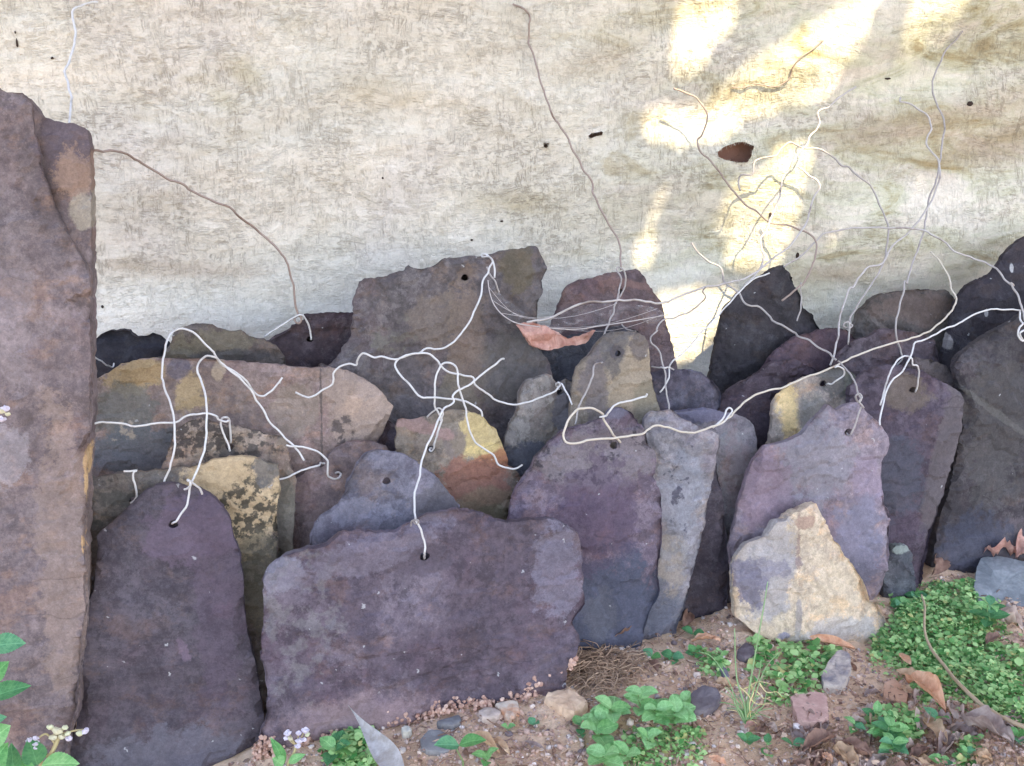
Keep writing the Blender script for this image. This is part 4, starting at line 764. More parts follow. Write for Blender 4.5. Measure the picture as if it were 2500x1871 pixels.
wire('knotted wire in the hole of the pale mauve slate', sp('6', (1055, 670, 4.6), (1090, 700), (1130, 750), (1160, 810), (1172, 860, 3), (1190, 888), (1172, 905), (1155, 875), (1175, 856), (1195, 880), (1180, 905, 2.6), (1203, 935), (1188, 935), (1160, 1010), (1130, 1085, 2.9), (1115, 1092), (1105, 1080, 3.5)), 'g')
wire('wavy wire from the right edge down the left side of the tall plum slate', sp('6', (2108, 372, 6.2), (2020, 372), (1960, 365), (1870, 385), (1800, 420, 6), (1740, 460), (1680, 475), (1630, 502), (1580, 535), (1500, 560, 4.5), (1480, 620), (1450, 680), (1410, 740), (1350, 800), (1320, 900, 3.2), (1300, 980), (1298, 1035, 2.9)))
wire('hooked wire hanging in the hole of the tall plum slate', sp('6', (1297, 920, 3.2), (1322, 830), (1350, 740), (1390, 672), (1440, 638, 4.2), (1478, 655), (1486, 688), (1510, 695, 4.4), (1518, 740), (1515, 790), (1504, 842, 5.3)), 'w', .0018)
wire('twisted coil of wire at the right edge on the black slate', sp('6', (2102, 378, 5.9), (2105, 430), (2122, 455), (2098, 480, 5.2), (2090, 520), (2120, 550), (2150, 530), (2135, 490), (2100, 505, 5.1), (2120, 545), (2170, 560, 5.6)), 'w', .0021)
wire('short kinked scrap of wire above the tan centred slate', sp('5', (1700, 455, 7), (1722, 478), (1750, 492), (1782, 493, 6)), 'g', .0015)
# thin dark wavy line laid over the cloth
def cloth_line(label, pts, r, m):
    P3 = []
    for p in spline([Vector((q[0], q[1], 0)) for q in pts], 4):
        c = cloth_hit(p.x, p.y); c.y -= r*1.3+.0008; P3.append(c)
    v, f = tube(P3, r, 5); b = P3[0]
    return tag(mesh_obj('dark_line', [p-b for p in v], f, m, loc=b), label, 'thread')
cloth_line('dark wavy line across the sunlit patch of the cloth', sp('3', (440, 505), (510, 505), (580, 485), (660, 500), (710, 495), (770, 455), (790, 390), (840, 330), (900, 290), (970, 230)), .0009, WM['b'])

# ------------------------------------------------------------------ dead leaf in its cobweb
def leaf_col(name, c1, c2, trans=.25, scale=60, rough=.75):
    t = NT(name); P = t.coord(); a = t.noise(P, scale, 6, .65, .5); b = t.noise(P, scale*5, 4, .6)
    col = t.mix(t.mr(a, .3, .7), s2l(c1), s2l(c2)); col = t.mix(1.0, col, t.mix(b, (.75, .75, .75), (1.2, 1.2, 1.2)), 'MULTIPLY')
    t.fin(col, rough, t.bump(a, .5, .0015), .2)
    if trans:
        tr = t.n('BsdfTranslucent'); t.set(tr.inputs[0], col); mx = t.n('MixShader'); mx.inputs[0].default_value = trans
        t.t.links.new(t.b.outputs[0], mx.inputs[1]); t.t.links.new(tr.outputs[0], mx.inputs[2]); t.t.links.new(mx.outputs[0], t.out.inputs[0])
    return t.m
DL = {'pink': leaf_col('dead_leaf_pink', (186, 134, 120), (226, 182, 166)), 'orange': leaf_col('dead_leaf_orange', (208, 148, 114), (240, 196, 162)), 'tan': leaf_col('dead_leaf_tan', (190, 152, 118), (220, 190, 158)),
      'brown': leaf_col('dead_leaf_brown', (122, 92, 80), (168, 134, 116)), 'grey': leaf_col('dead_leaf_grey', (140, 118, 112), (186, 166, 156)), 'pale': leaf_col('dead_leaf_pale', (186, 160, 146), (222, 200, 186)), 'silver': leaf_col('dead_leaf_silver', (160, 150, 142), (196, 190, 188), .1)}
wp = sp('5', (1085, 460), (1120, 452), (1170, 445), (1250, 462), (1330, 505), (1400, 535), (1470, 510), (1545, 485), (1500, 545), (1440, 570), (1380, 578), (1260, 596), (1180, 572), (1130, 525), (1105, 485))
wl = [(on_plane(*p, 5.2).x, on_plane(*p, 5.2).z) for p in wp][::-1]
v, f, s = slab_mesh(wl, 5.2, .0012, None, 'leaf', seed=3.3, relief=.012, step=.004, flakes=2.5, chip=.4, jag=.0016)
v = [p+NRM*(.007*math.sin(p.x*160+p.z*60)+.004*math.sin(p.z*300)) for p in v]
o, _ = finish('dead_leaf', v, f, [True]*len(f), DL['pink']); tag(o, 'crumpled pink dead leaf caught in the cobweb between two dark slates', 'leaf')
lowc = spline([on_plane(*p) for p in sp('5', (925, 200, 6.4), (935, 270, 6), (960, 340, 5.7), (1010, 400, 5.4), (1090, 447, 5.1), (1200, 466, 5), (1330, 480, 4.9), (1450, 482, 4.9), (1560, 466, 4.9), (1700, 445, 5), (1850, 420, 5.4), (1965, 398, 7))], 5)
topc = spline([on_plane(*p) for p in sp('5', (935, 180, 6.5), (960, 235, 6.6), (1010, 290, 6.6), (1070, 340, 6.6), (1150, 395, 6.5), (1230, 425, 6), (1340, 395, 5.6), (1440, 350, 5.6), (1560, 335, 6.5), (1700, 335, 7.5), (1850, 350, 8), (1960, 385, 8))], 5)
nq = 9; vs = []; n = len(lowc)
for i in range(n):
    for j in range(nq):
        u = j/(nq-1); p = lowc[i].lerp(topc[i], u); p = p-Vector((0, .012*math.sin(math.pi*u), .012*math.sin(math.pi*u)*(.5+.5*math.sin(i*.9)))); vs.append(p)
fs = [(i*nq+j, (i+1)*nq+j, (i+1)*nq+j+1, i*nq+j+1) for i in range(n-1) for j in range(nq-1)]
t = NT('web'); P = t.coord()
st1 = t.noise(t.map(P, rot=(0, R(20), 0), sc=(40, 40, 260)), 1, 5, .7); st2 = t.noise(t.map(P, rot=(0, R(-35), 0), sc=(30, 30, 300)), 1, 5, .7); cl_ = t.noise(P, 26, 6, .7)
al = t.ma('ADD', t.mr(st1, .5, .72, 0, .30), t.mr(st2, .5, .72, 0, .22)); al = t.ma('ADD', t.ma('MULTIPLY', al, t.mr(cl_, .3, .65, .35, 1.1)), .05)
t.fin(s2l((206, 196, 194)), .9); t.set(t.b.inputs['Alpha'], al); web_m = t.m
web = empty('spider_web', lowc[20]); tag(web, 'dusty grey cobweb slung between the wire and the plum pointed slate', 'cobweb')
mesh_obj('web_sheet', [p-lowc[20] for p in vs], fs, web_m, web)
t = NT('web_thread'); thm = t.fin(s2l((186, 174, 170)), .9)
vv, ff = tube([p-lowc[20] for p in lowc], .0006, 5); mesh_obj('rim_thread', vv, ff, thm, web)
for q in ((8, 30), (14, 44), (3, 24), (22, 52), (30, 55)):
    a_, b_ = lowc[min(q[0], n-1)], topc[min(q[1], n-1)]
    vv, ff = tube([a_.lerp(b_, k_/8)-Vector((0, 0, .012*math.sin(math.pi*k_/8)))-lowc[20] for k_ in range(9)], .00028, 4); mesh_obj('web_thread', vv, ff, thm, web)

# ------------------------------------------------------------------ crust of soil pellets along the foot of the broad front slab
def pellet_mat(name, stops):
    t = NT(name); P = t.coord(); g = t.n('NewGeometry').outputs['Random Per Island']
    r = t.n('ValToRGB'); e = r.color_ramp.elements
    while len(e) < len(stops): e.new(.5)
    for i, c in enumerate(stops): e[i].position = i/(len(stops)-1); e[i].color = (*s2l(c), 1)
    t.set(r.inputs[0], g); b = t.noise(P, 500, 4, .7)
    return t.fin(t.mix(1.0, r.outputs[0], t.mix(b, (.7, .7, .7), (1.25, 1.25, 1.25)), 'MULTIPLY'), .92, t.bump(b, .5, .0008), .1)
ICO = bmesh.new(); bmesh.ops.create_icosphere(ICO, subdivisions=1, radius=1); IV = [v.co.copy() for v in ICO.verts]; IF = [tuple(v.index for v in f.verts) for f in ICO.faces]; ICO.free()
ICO = bmesh.new(); bmesh.ops.create_icosphere(ICO, subdivisions=2, radius=1); IV2 = [v.co.copy() for v in ICO.verts]; IF2 = [tuple(v.index for v in f.verts) for f in ICO.faces]; ICO.free()
def add_pellet(V_, F_, c, r, rr, sq=(1, 1, 1), nrm=None):
    b = len(V_); m = Matrix.Rotation(rr.uniform(0, 6.3), 3, 'Z') @ Matrix.Rotation(rr.uniform(-.5, .5), 3, 'X')
    for q in IV:
        k_ = r*(1+rr.uniform(-.28, .22)); V_.append(c+m @ Vector((q.x*sq[0], q.y*sq[1], q.z*sq[2]))*k_)
    F_.extend(tuple(b+i for i in f) for f in IF)
crust = pellet_mat('soil_crust', [(150, 112, 98), (196, 160, 142), (176, 138, 122), (214, 182, 164)])
rr = random.Random(5); V_, F_ = [], []
for path, nper, spread in ((sp('0', (1080, 835), (1380, 805), (1500, 745), (1740, 685), (1900, 692), (2140, 640), (2212, 565)), 62, 24), (sp('9', (230, 590), (330, 520), (420, 455), (600, 388), (640, 370)), 45, 20), (sp('0', (90, 1090), (150, 1040), (230, 1060)), 60, 40), (sp('0', (400, 1010), (600, 960), (720, 925)), 30, 16)):
    for a_, b_ in zip(path[:-1], path[1:]):
        for _ in range(nper):
            u = rr.random(); px = a_[0]+(b_[0]-a_[0])*u+rr.gauss(0, spread*.3); py = a_[1]+(b_[1]-a_[1])*u+rr.gauss(0, spread*.34)
            p = on_plane(px, py, 0); add_pellet(V_, F_, p-NRM*rr.uniform(-.003, .008), rr.uniform(.0011, .0031), rr)
o = mesh_obj('mud_crust', [p-C_b for p in V_], F_, crust, C, smooth=False); o['kind'] = 'stuff'

# ------------------------------------------------------------------ pebbles, stones, leaf litter
visible = lambda: (rr.uniform(560, 2560), rr.uniform(1400, 1900))
def place_ok(px, py, pad=0):
    # in front of the slates' feet only
    foot = [(560, 1870), (640, 1860), (860, 1790), (1050, 1750), (1390, 1690), (1400, 1600), (1570, 1590), (1650, 1540), (1790, 1490), (1800, 1560), (2140, 1600), (2170, 1500), (2260, 1460), (2290, 1400), (2500, 1380), (2600, 1370)]
    for a_, b_ in zip(foot[:-1], foot[1:]):
        if a_[0] <= px <= b_[0]: return py > a_[1]+(b_[1]-a_[1])*(px-a_[0])/(b_[0]-a_[0])-pad
    return px > 2500
V_, F_ = [], []
for _ in range(16000):
    px, py = visible()
    if not place_ok(px, py, 12): continue
    p = ghit(px, py); dens = .5+.5*mnoise.noise(Vector((p.x*9, p.y*9, 2)))
    if rr.random() > .4+.7*dens: continue
    r = .0009+.0027*rr.random()**2.6+(.0014 if rr.random() < .07 else 0)
    add_pellet(V_, F_, p+Vector((0, 0, r*.3)), r, rr, (1, rr.uniform(.6, 1), rr.uniform(.5, .8)))
for _ in range(9000):                                 # and on the soil to the sides and in front, beyond the picture
    x_ = rr.uniform(-.95, 1.15); y_ = rr.uniform(-.95, -.05)
    if y_ > y0(0)+K*x_-.02+(.10 if x_ > .15 else 0): continue
    q = Vector((x_, y_, 0))-CAM; dp = q.dot(FW); px = 1250+1250*x_/(dp*TH); py = 935.5-1250*q.dot(UP)/(dp*TH)
    if 560 < px < 2560 and py < 1900: continue
    r = .0009+.0027*rr.random()**2.6
    add_pellet(V_, F_, Vector((x_, y_, gz0(x_, y_)+r*.3)), r, rr, (1, rr.uniform(.6, 1), rr.uniform(.5, .8)))
o = mesh_obj('gravel', V_, F_, pellet_mat('gravel', [(140, 112, 98), (208, 174, 152), (176, 144, 126), (228, 206, 190), (160, 130, 118), (214, 178, 158), (130, 116, 114), (240, 224, 214)]), smooth=False); tag(o, 'fine reddish gravel strewn over the soil', kind='stuff')

def stone_mat(name, c, c2=None, seed=0):
    t = NT(name); P = t.map(t.coord(), (seed, seed*2, 0)); a = t.noise(P, 45, 7, .65); b = t.noise(P, 260, 4, .7)
    col = t.mix(t.mr(a, .35, .65), s2l(c), s2l(c2 or tuple(min(255, q+26) for q in c))); col = t.mix(1.0, col, t.mix(b, (.75, .75, .75), (1.22, 1.22, 1.22)), 'MULTIPLY')
    return t.fin(col, .85, t.bump(b, .4, .001, t.bump(a, .5, .003)), .2)
def stone(label, outline, h, c, c2=None, name='stone', cat='stone', tilt=(0, 0), flat=False):
    G3 = [ghit(*p) for p in outline]; cen = sum(G3, Vector())/len(G3); z0 = gz0(cen.x, cen.y)
    h *= .72; ring0 = [(p.x-cen.x, p.y-cen.y) for p in G3]; ring0 = resample(ring0, .003, .0012, h*999)
    V_ = []; F_ = []; n = len(ring0)
    for k_, (sc, z) in enumerate(((.97, -.008), (1.0, h*.1), (1.0, h*.85), (.985, h*1.0), (.75, h*1.02), (.4, h)) if flat else ((.95, -.008), (1.0, h*.1), (.985, h*.55), (.93, h*.88), (.74, h*1.0), (.42, h*1.05))):
        for i, (x, y) in enumerate(ring0):
            zz = z+((.1 if flat else .28)*h*fbm(Vector((x*70*sc, y*70*sc, h*500)), 3) if k_ > 1 else 0)+(tilt[0]*x+tilt[1]*y if k_ > 0 else 0)
            V_.append(Vector((x*sc, y*sc, zz)))
    for k_ in range(5):
        for i in range(n): j = (i+1) % n; F_.append((k_*n+i, k_*n+j, (k_+1)*n+j, (k_+1)*n+i))
    V_.append(Vector((0, 0, h*1.03)))
    for i in range(n): F_.append((5*n+i, 5*n+(i+1) % n, len(V_)-1))
    ar = sum(ring0[i][0]*ring0[(i+1) % n][1]-ring0[(i+1) % n][0]*ring0[i][1] for i in range(n))
    if ar < 0: F_ = [q[::-1] for q in F_]
    o = mesh_obj(name, V_, F_, stone_mat(label[:20], c, c2, h*100), loc=(cen.x, cen.y, z0), smooth=False)
    return tag(o, label, cat)
stone('smooth tan flat stone under the right end of the broad front slab', sp('9', (405, 700), (430, 660), (560, 640), (600, 615), (660, 645), (730, 700), (745, 740), (700, 790), (630, 825), (560, 795), (470, 745)), .014, (196, 160, 130), (218, 186, 156))
stone('orange and cream stone half buried below the broad front slab', sp('9', (30, 720), (90, 700), (150, 695), (210, 700), (220, 790), (160, 840), (110, 810), (70, 760)), .008, (196, 140, 104), (206, 190, 172))
stone('pale pinkish stone just left of the orange and cream one', sp('0', (1790, 780), (1840, 750), (1920, 745), (1980, 780), (1940, 820), (1820, 830)), .007, (178, 156, 140), (204, 184, 170))
stone('round grey blue flat stone at the bottom, right of the grey dry blade', sp('0', (1345, 990), (1400, 920), (1500, 910), (1570, 945), (1590, 1030), (1540, 1080), (1420, 1085), (1360, 1060)), .006, (122, 118, 118), (142, 138, 136))
stone('small bluish stone tucked under the broad front slab', sp('0', (1470, 860), (1560, 820), (1650, 790), (1670, 840), (1600, 880), (1500, 885)), .006, (108, 104, 104))
stone('smooth pale grey pebble by the tip of the grey dry blade', sp('0', (1195, 910), (1220, 890), (1265, 888), (1288, 912), (1260, 940), (1210, 940)), .007, (186, 178, 164))
stone('dark purple stone sunk in soil right of the seedlings', sp('9', (1500, 690), (1560, 610), (1650, 575), (1740, 610), (1770, 680), (1740, 750), (1650, 800), (1560, 800), (1510, 750)), .010, (96, 86, 90), (122, 112, 114))
stone('pinkish angular stone with a sharp left corner among the weeds', sp('B', (400, 680), (480, 660), (570, 648), (650, 665), (690, 700), (700, 790), (690, 850), (640, 880), (560, 892), (500, 880), (455, 850), (430, 760)), .012, (176, 138, 128), (202, 166, 152), flat=True)
stone('wedge shaped stone half cream half slate grey', sp('B', (640, 520), (690, 440), (740, 390), (790, 360), (860, 400), (870, 490), (820, 600), (740, 615), (660, 600)), .016, (124, 116, 120), (190, 174, 160), flat=True)
stone('flat sandy brown stone left of the orange curled leaf', sp('B', (1130, 560), (1200, 528), (1260, 570), (1310, 620), (1300, 690), (1200, 680), (1130, 650)), .006, (186, 144, 118), (204, 164, 138), flat=True)
stone('flat grey slate slab lying on the ground at the right edge', sp('8', (1830, 690), (1860, 620), (1990, 590), (2100, 595), (2350, 640), (2400, 960), (2100, 965), (1960, 935), (1870, 885), (1825, 780)), .011, (116, 119, 122), (142, 144, 146), tilt=(.0, .12), flat=True)
stone('dark clod of earth behind the grass tuft', sp('9', (1890, 300), (1960, 240), (2030, 280), (2030, 350), (1960, 380), (1900, 350)), .009, (86, 74, 76))
stone('slate grey splinter lying near the left side of the tuft', sp('9', (1735, 390), (1770, 385), (1820, 460), (1840, 510), (1800, 510), (1750, 450)), .005, (98, 92, 98))
stone('white chip of stone under the pinkish angular stone', sp('B', (425, 855), (470, 850), (500, 880), (490, 905), (450, 895)), .004, (226, 214, 208))
# loose pebbles big enough to pick up
pebm = [stone_mat('pebble_%d' % i, c, None, i*3.3) for i, c in enumerate([(196, 176, 160), (168, 136, 118), (142, 120, 110), (206, 190, 178), (120, 104, 104), (186, 150, 128)])]
pms = []
for k_ in range(6):
    me = bpy.data.meshes.new('pebble'); V_ = []
    for q in IV2:
        e = 1+.22*mnoise.noise(q*1.3+Vector((k_*7, 0, 0))); V_.append(tuple(Vector((q.x*e, q.y*e*.75, q.z*e*.55))))
    me.from_pydata(V_, [], IF2); me.materials.append(pebm[k_]); me.update(); pms.append(me)
cnt = 0
while cnt < 110:
    px, py = visible()
    if not place_ok(px, py, -4): continue
    p = ghit(px, py); r = rr.uniform(.0026, .0052)*(1.3 if rr.random() < .12 else 1)
    o = bpy.data.objects.new('pebble', pms[cnt % 6]); COL.objects.link(o); o.location = p+Vector((0, 0, r*.2)); o.scale = (r, r, r)
    o.rotation_euler = (rr.uniform(-.3, .3), rr.uniform(-.3, .3), rr.uniform(0, 6.3)); tag(o, 'small %s pebble lying %s' % (('pale buff', 'brownish', 'dull brown', 'whitish', 'dark grey', 'tan')[cnt % 6], 'among the litter at lower right' if px > 1900 and py > 1650 else 'near the green carpet at right' if px > 2050 else 'on the bare soil at the bottom middle' if px < 1400 and py > 1700 else 'on the gravel below the narrow slates' if py < 1640 else 'around the seedlings and the grass tuft'), 'pebble', 'loose pebbles on the soil'); cnt += 1

def leaf_grid(L, W, curl=.3, bend=.1, crump=.15, seed=0, nu=14, nv=7, tip=.9, wavy=0.0):
    V_ = []; F_ = []
    for i in range(nu+1):
        u = i/nu; wdt = W*.5*max(.03, math.sin(math.pi*min(1, u*.97+.02)**tip)**.85)
        for j in range(nv):
            v_ = j/(nv-1)*2-1; q = Vector((u*3+seed, v_*1.6, seed))
            x = L*(u-.5); y = wdt*v_*(1-.25*abs(curl)*abs(v_))
            z = curl*wdt*v_*v_+bend*L*math.sin(math.pi*u)+crump*W*mnoise.noise(q*1.3)+crump*.5*W*mnoise.noise(q*3.1)+wavy*W*math.sin(u*22+seed)*abs(v_)
            V_.append(Vector((x, y, z)))
    for i in range(nu):
        for j in range(nv-1): F_.append((i*nv+j, (i+1)*nv+j, (i+1)*nv+j+1, i*nv+j+1))
    return V_, F_
def dry_leaf(label, f, a, b, wpx, m, curl=.5, bend=.08, crump=.2, lift=.004, roll=0.0, seed=None, group=None, lift2=None, tip=.9, name='dead_leaf', wavy=.0, jag=True):
    sfr = FR[f][2]; pa, pb = [ghit(*p) for p in sp(f, a, b)]
    seed = seed if seed is not None else rr.uniform(0, 50)
    pa = pa+Vector((0, 0, lift)); pb = pb+Vector((0, 0, lift if lift2 is None else lift2))
    L = (pb-pa).length; W = wpx*sfr*mpp((pa+pb)/2)*1.15; V_, F_ = leaf_grid(L, W, curl, bend, crump, seed, tip=tip, wavy=wavy)
    x = (pb-pa).normalized(); y = Vector((0, 0, 1)).cross(x).normalized(); z = x.cross(y); M_ = Matrix((x, y, z)).transposed() @ Matrix.Rotation(roll, 3, 'X')
    c = (pa+pb)/2
    o = mesh_obj(name, [M_ @ q for q in V_], F_, DL[m], loc=c)
    return tag(o, label, 'leaf', group)
dry_leaf('orange curled dead leaf lying along the foot of the cream triangular stone', 'B', (535, 225), (905, 300), 85, 'orange', .9, .05, .15, .008, roll=R(25))
dry_leaf('long orange rolled dead leaf at the edge of the green carpet', 'B', (1300, 560), (1600, 810), 190, 'orange', 1.0, .12, .22, .010, roll=R(10))
dry_leaf('crinkled tan dead leaf just below the long orange rolled one', 'B', (1430, 830), (1610, 1060), 130, 'tan', .5, .08, .3, .006)
dry_leaf('broad tan dead leaf above the long orange rolled one', 'B', (1220, 470), (1410, 540), 110, 'tan', .3, .06, .2, .006)
dry_leaf('small golden brown leaf corner at the edge of the green carpet', 'B', (1250, 350), (1330, 450), 70, 'orange', .2, .03, .1, .008)
dry_leaf('large crumpled grey brown dead leaf at the lower right', 'B', (1720, 880), (2120, 1080), 200, 'grey', .7, .10, .35, .012)
dry_leaf('yellowish tan dead leaf at the very bottom right', 'B', (1810, 1120), (1960, 1180), 120, 'tan', .5, .1, .3, .008)
dry_leaf('reddish brown dead leaf at the bottom under the leafy weed', 'B', (780, 1030), (1040, 1160), 130, 'brown', .6, .1, .3, .008)
dry_leaf('dark brown curled dead leaf left of the leafy weed at the bottom', 'B', (500, 1110), (760, 990), 120, 'brown', .7, .1, .35, .008)
dry_leaf('orange tipped scrap of dead leaf at the bottom edge', 'B', (650, 1110), (730, 1180), 70, 'orange', .3, .05, .2, .006)
dry_leaf('small pink dead leaf at the foot of the grass tuft', 'B', (55, 920), (145, 860), 60, 'pink', .5, .05, .2, .006)
dry_leaf('pink crumpled dead leaf against the big dark olive slab at right', '8', (1850, 590), (2150, 560), 210, 'pink', .9, .22, .6, .016)
dry_leaf('second pink dead leaf lying on the flat grey slate at the right edge', '8', (2140, 600), (2290, 560), 170, 'pink', .8, .2, .5, .022)
dry_leaf('dull brown dead leaf stuck upright beside the big dark olive slab', '8', (1510, 700), (1560, 560), 130, 'brown', .5, .1, .3, .010, roll=R(35))
dry_leaf('pale crumpled dead leaf between the green carpet and the flat grey slate', '8', (1960, 1010), (2200, 1110), 150, 'pale', .7, .14, .45, .012)
dry_leaf('brown pink dead leaf right of the green carpet', 'B', (1910, 280), (2030, 220), 90, 'brown', .6, .1, .3, .010)
dry_leaf('crumpled brown dead leaf at the foot of the large purple slate', '9', (935, 250), (1095, 215), 120, 'brown', .9, .18, .4, .010)
dry_leaf('orange brown dead leaf lying near the pair of round seedling leaves', '9', (1540, 230), (1765, 225), 85, 'orange', .6, .08, .25, .006)
dry_leaf('rusty brown dead leaf standing between the narrow slates and the soil', '9', (1480, 140), (1520, 20), 95, 'brown', .6, .06, .2, .010, roll=R(30))
dry_leaf('curled brown dead leaf at the bottom near the bright green leaf', '0', (1700, 1010), (1960, 1120), 100, 'tan', 1.1, .14, .2, .008)
dry_leaf('thin grey willow shaped dead leaf on the bare soil', '9', (255, 990), (415, 1075), 45, 'grey', .4, .04, .1, .004)
dry_leaf('light brown dead leaf left of the grass tuft', '9', (1725, 550), (1870, 570), 100, 'tan', .4, .06, .25, .006)
dry_leaf('dark tan dead leaf at the bottom left of the bare soil', '9', (-10, 1000), (140, 1110), 80, 'tan', .6, .08, .2, .006)
dry_leaf('red brown dead leaf bit under the front seedlings', '9', (750, 1035), (860, 1010), 60, 'pink', .4, .05, .2, .006)
dry_leaf('peach dead leaf at the bottom below the seedlings', '9', (1670, 1140), (1820, 1190), 80, 'orange', .4, .05, .2, .006)
for i in range(95):
    for _ in range(60):
        px, py = rr.uniform(1930, 2540), rr.uniform(1690, 1900)
        if rr.random() < .35: px, py = rr.uniform(1250, 2500), rr.uniform(1530, 1880)
        if place_ok(px, py, -8): break
    an = rr.uniform(0, 6.3); l_ = rr.uniform(16, 60) if i < 60 else rr.uniform(45, 95); px, py = (px, py) if i < 60 else (rr.uniform(1900, 2520), rr.uniform(1730, 1890)); mi = rr.randrange(6)
    dry_leaf('%s of dead leaf lying %s' % (('dark scrap', 'brown scrap', 'grey scrap', 'pale grey scrap', 'tan scrap', 'pale scrap')[mi], 'in the litter at the bottom right' if px > 1930 and py > 1690 else 'by the green carpet at right' if px > 2000 else 'on the gravel in the middle' if py < 1690 else 'on the soil at the bottom middle'), 'F', ((px-l_/2*math.cos(an))/1.1307, (py-l_/2*math.sin(an)*.7)/1.1307), ((px+l_/2*math.cos(an))/1.1307, (py+l_/2*math.sin(an)*.7)/1.1307), l_*.5/1.1307, ['brown', 'brown', 'grey', 'grey', 'tan', 'pale'][mi], rr.uniform(.2, 1), .1, .4, rr.uniform(.001, .004), group='shrivelled leaf fragments')
# crumbs of leaf, straw and bark that cover the soil
litter = pellet_mat('litter', [(104, 80, 68), (156, 122, 102), (128, 100, 88), (186, 154, 130), (142, 116, 108), (206, 176, 152), (96, 76, 70)])
V_, F_ = [], []
for i in range(5200):
    px, py = visible()
    if not place_ok(px, py, 14): continue
    near = px > 1850 and py > 1660
    if not near and rr.random() < .68: continue
    p = ghit(px, py); L_ = rr.uniform(.0025, .009); a_ = rr.uniform(0, 6.3); wd = L_*rr.uniform(.25, .8); tz = rr.uniform(-.5, .5); tw = rr.uniform(-.6, .6)
    x_ = Vector((math.cos(a_), math.sin(a_), tz)).normalized(); y_ = Vector((-math.sin(a_), math.cos(a_), tw)).normalized(); c = p+Vector((0, 0, rr.uniform(.0008, .004 if not near else .009))); b = len(V_)
    for (u, w_) in ((-.5, 0), (-.1, .5), (.35, .35), (.5, -.05), (.2, -.5), (-.3, -.4)): V_.append(c+x_*L_*u*rr.uniform(.8, 1.2)+y_*wd*w_+Vector((0, 0, rr.uniform(-.1, .1)*L_)))
    V_.append(c+Vector((0, 0, rr.uniform(-.12, .25)*L_))); F_ += [(b+6, b+j, b+(j+1) % 6) for j in range(6)]
for i in range(700):
    px, py = visible()
    if not place_ok(px, py, 10): continue
    c = ghit(px, py); an = rr.uniform(0, 6.3); l_ = rr.uniform(.008, .03); bend = rr.uniform(-.3, .3); pts = []
    for k_ in range(5):
        u = k_/4-.5; x_, y_ = c.x+l_*(u*math.cos(an)-bend*u*u*math.sin(an)), c.y+l_*(u*math.sin(an)+bend*u*u*math.cos(an)); pts.append(Vector((x_, y_, gz0(x_, y_)+.0025+.003*math.sin(u*4+i))))
    v, f = tube(pts, rr.uniform(.0003, .0007), 4); b = len(V_); V_ += v; F_ += [tuple(b+q for q in ff) for ff in f]
tag(mesh_obj('leaf_litter', V_, F_, litter, smooth=False), 'crumbled brown leaf and straw litter over the soil', kind='stuff')
# grey dry blade stuck against the broad front slab
pa = on_plane(*sp('0', (792, 705))[0], -.35); pb = ghit(*sp('0', (1220, 1240))[0]); pb = pb+(CAM-pb).normalized()*.045
L_ = (pb-pa).length; W_ = 215*.3165*mpp(pb); V_, F_ = leaf_grid(L_, W_, .35, -.05, .05, 3, nu=22, tip=1.9, nv=9)
x = (pb-pa).normalized(); z = (CAM-pb).normalized(); y = z.cross(x).normalized(); z = x.cross(y)
M_ = Matrix((x, y, z)).transposed(); tag(mesh_obj('withered_leaf', [M_ @ q for q in V_], F_, DL['silver'], loc=(pa+pb)/2), 'stiff silver grey dry leaf blade leaning on the broad front slab, point upward', 'leaf')
# dry stem at right
t = NT('withered_twig'); dsm = t.fin(t.mix(t.noise(t.coord(), 40, 5), s2l((150, 128, 104)), s2l((196, 172, 142))), .85)
def ground_line(pts, lift, k=5):
    out = []
    for q in spline([ghit(*p) for p in pts], k): out.append(Vector((q.x, q.y, gz(q.x, q.y)+lift)))
    return out
pth = ground_line(sp('B', (1405, -20), (1430, 60), (1430, 250), (1480, 400), (1590, 540), (1700, 690), (1850, 820), (2000, 920), (2260, 1050)), .022)
vv, ff = tube(pth, list(np.linspace(.0012, .0024, len(pth))), 6); tag(mesh_obj('withered_twig', [p-pth[0] for p in vv], ff, dsm, loc=pth[0]), 'long tan dry stem lying across the green carpet at right', 'stem')
# dry grass tangle
t = NT('dry_grass'); g = t.n('NewGeometry').outputs['Random Per Island']; r_ = t.n('ValToRGB'); e = r_.color_ramp.elements; e[0].color = (*s2l((104, 84, 70)), 1); e[1].color = (*s2l((196, 162, 134)), 1); t.set(r_.inputs[0], g); dgm = t.fin(r_.outputs[0], .9)
V_, F_ = [], []
for i in range(330):
    while True:
        px, py = 800+rr.gauss(0, 170), 450+rr.gauss(0, 105)
        if sp('9', (px, py))[0] and px > 590 and place_ok(*sp('9', (px, py))[0], -2): break
    c = ghit(*sp('9', (px, py))[0]); an = rr.gauss(0, .9) if rr.random() < .6 else rr.uniform(0, 6.3); l_ = rr.uniform(.012, .038); pts = []
    for k_ in range(6):
        u = k_/5-.5; x_, y_ = c.x+l_*u*math.cos(an)+.004*math.sin(u*5+i), c.y+l_*u*math.sin(an)+.003*math.cos(u*6+i)
        pts.append(Vector((x_, y_, gz0(x_, y_)+.002+.010*(i % 17)/17+.004*math.sin(u*4+i))))
    v, f = tube(pts, rr.uniform(.0003, .0006), 4); b = len(V_); V_ += v; F_ += [tuple(b+q for q in ff) for ff in f]
tag(mesh_obj('dry_grass', V_, F_, dgm), 'tangle of dry brown grass stalks at the right end of the broad front slab', kind='stuff')

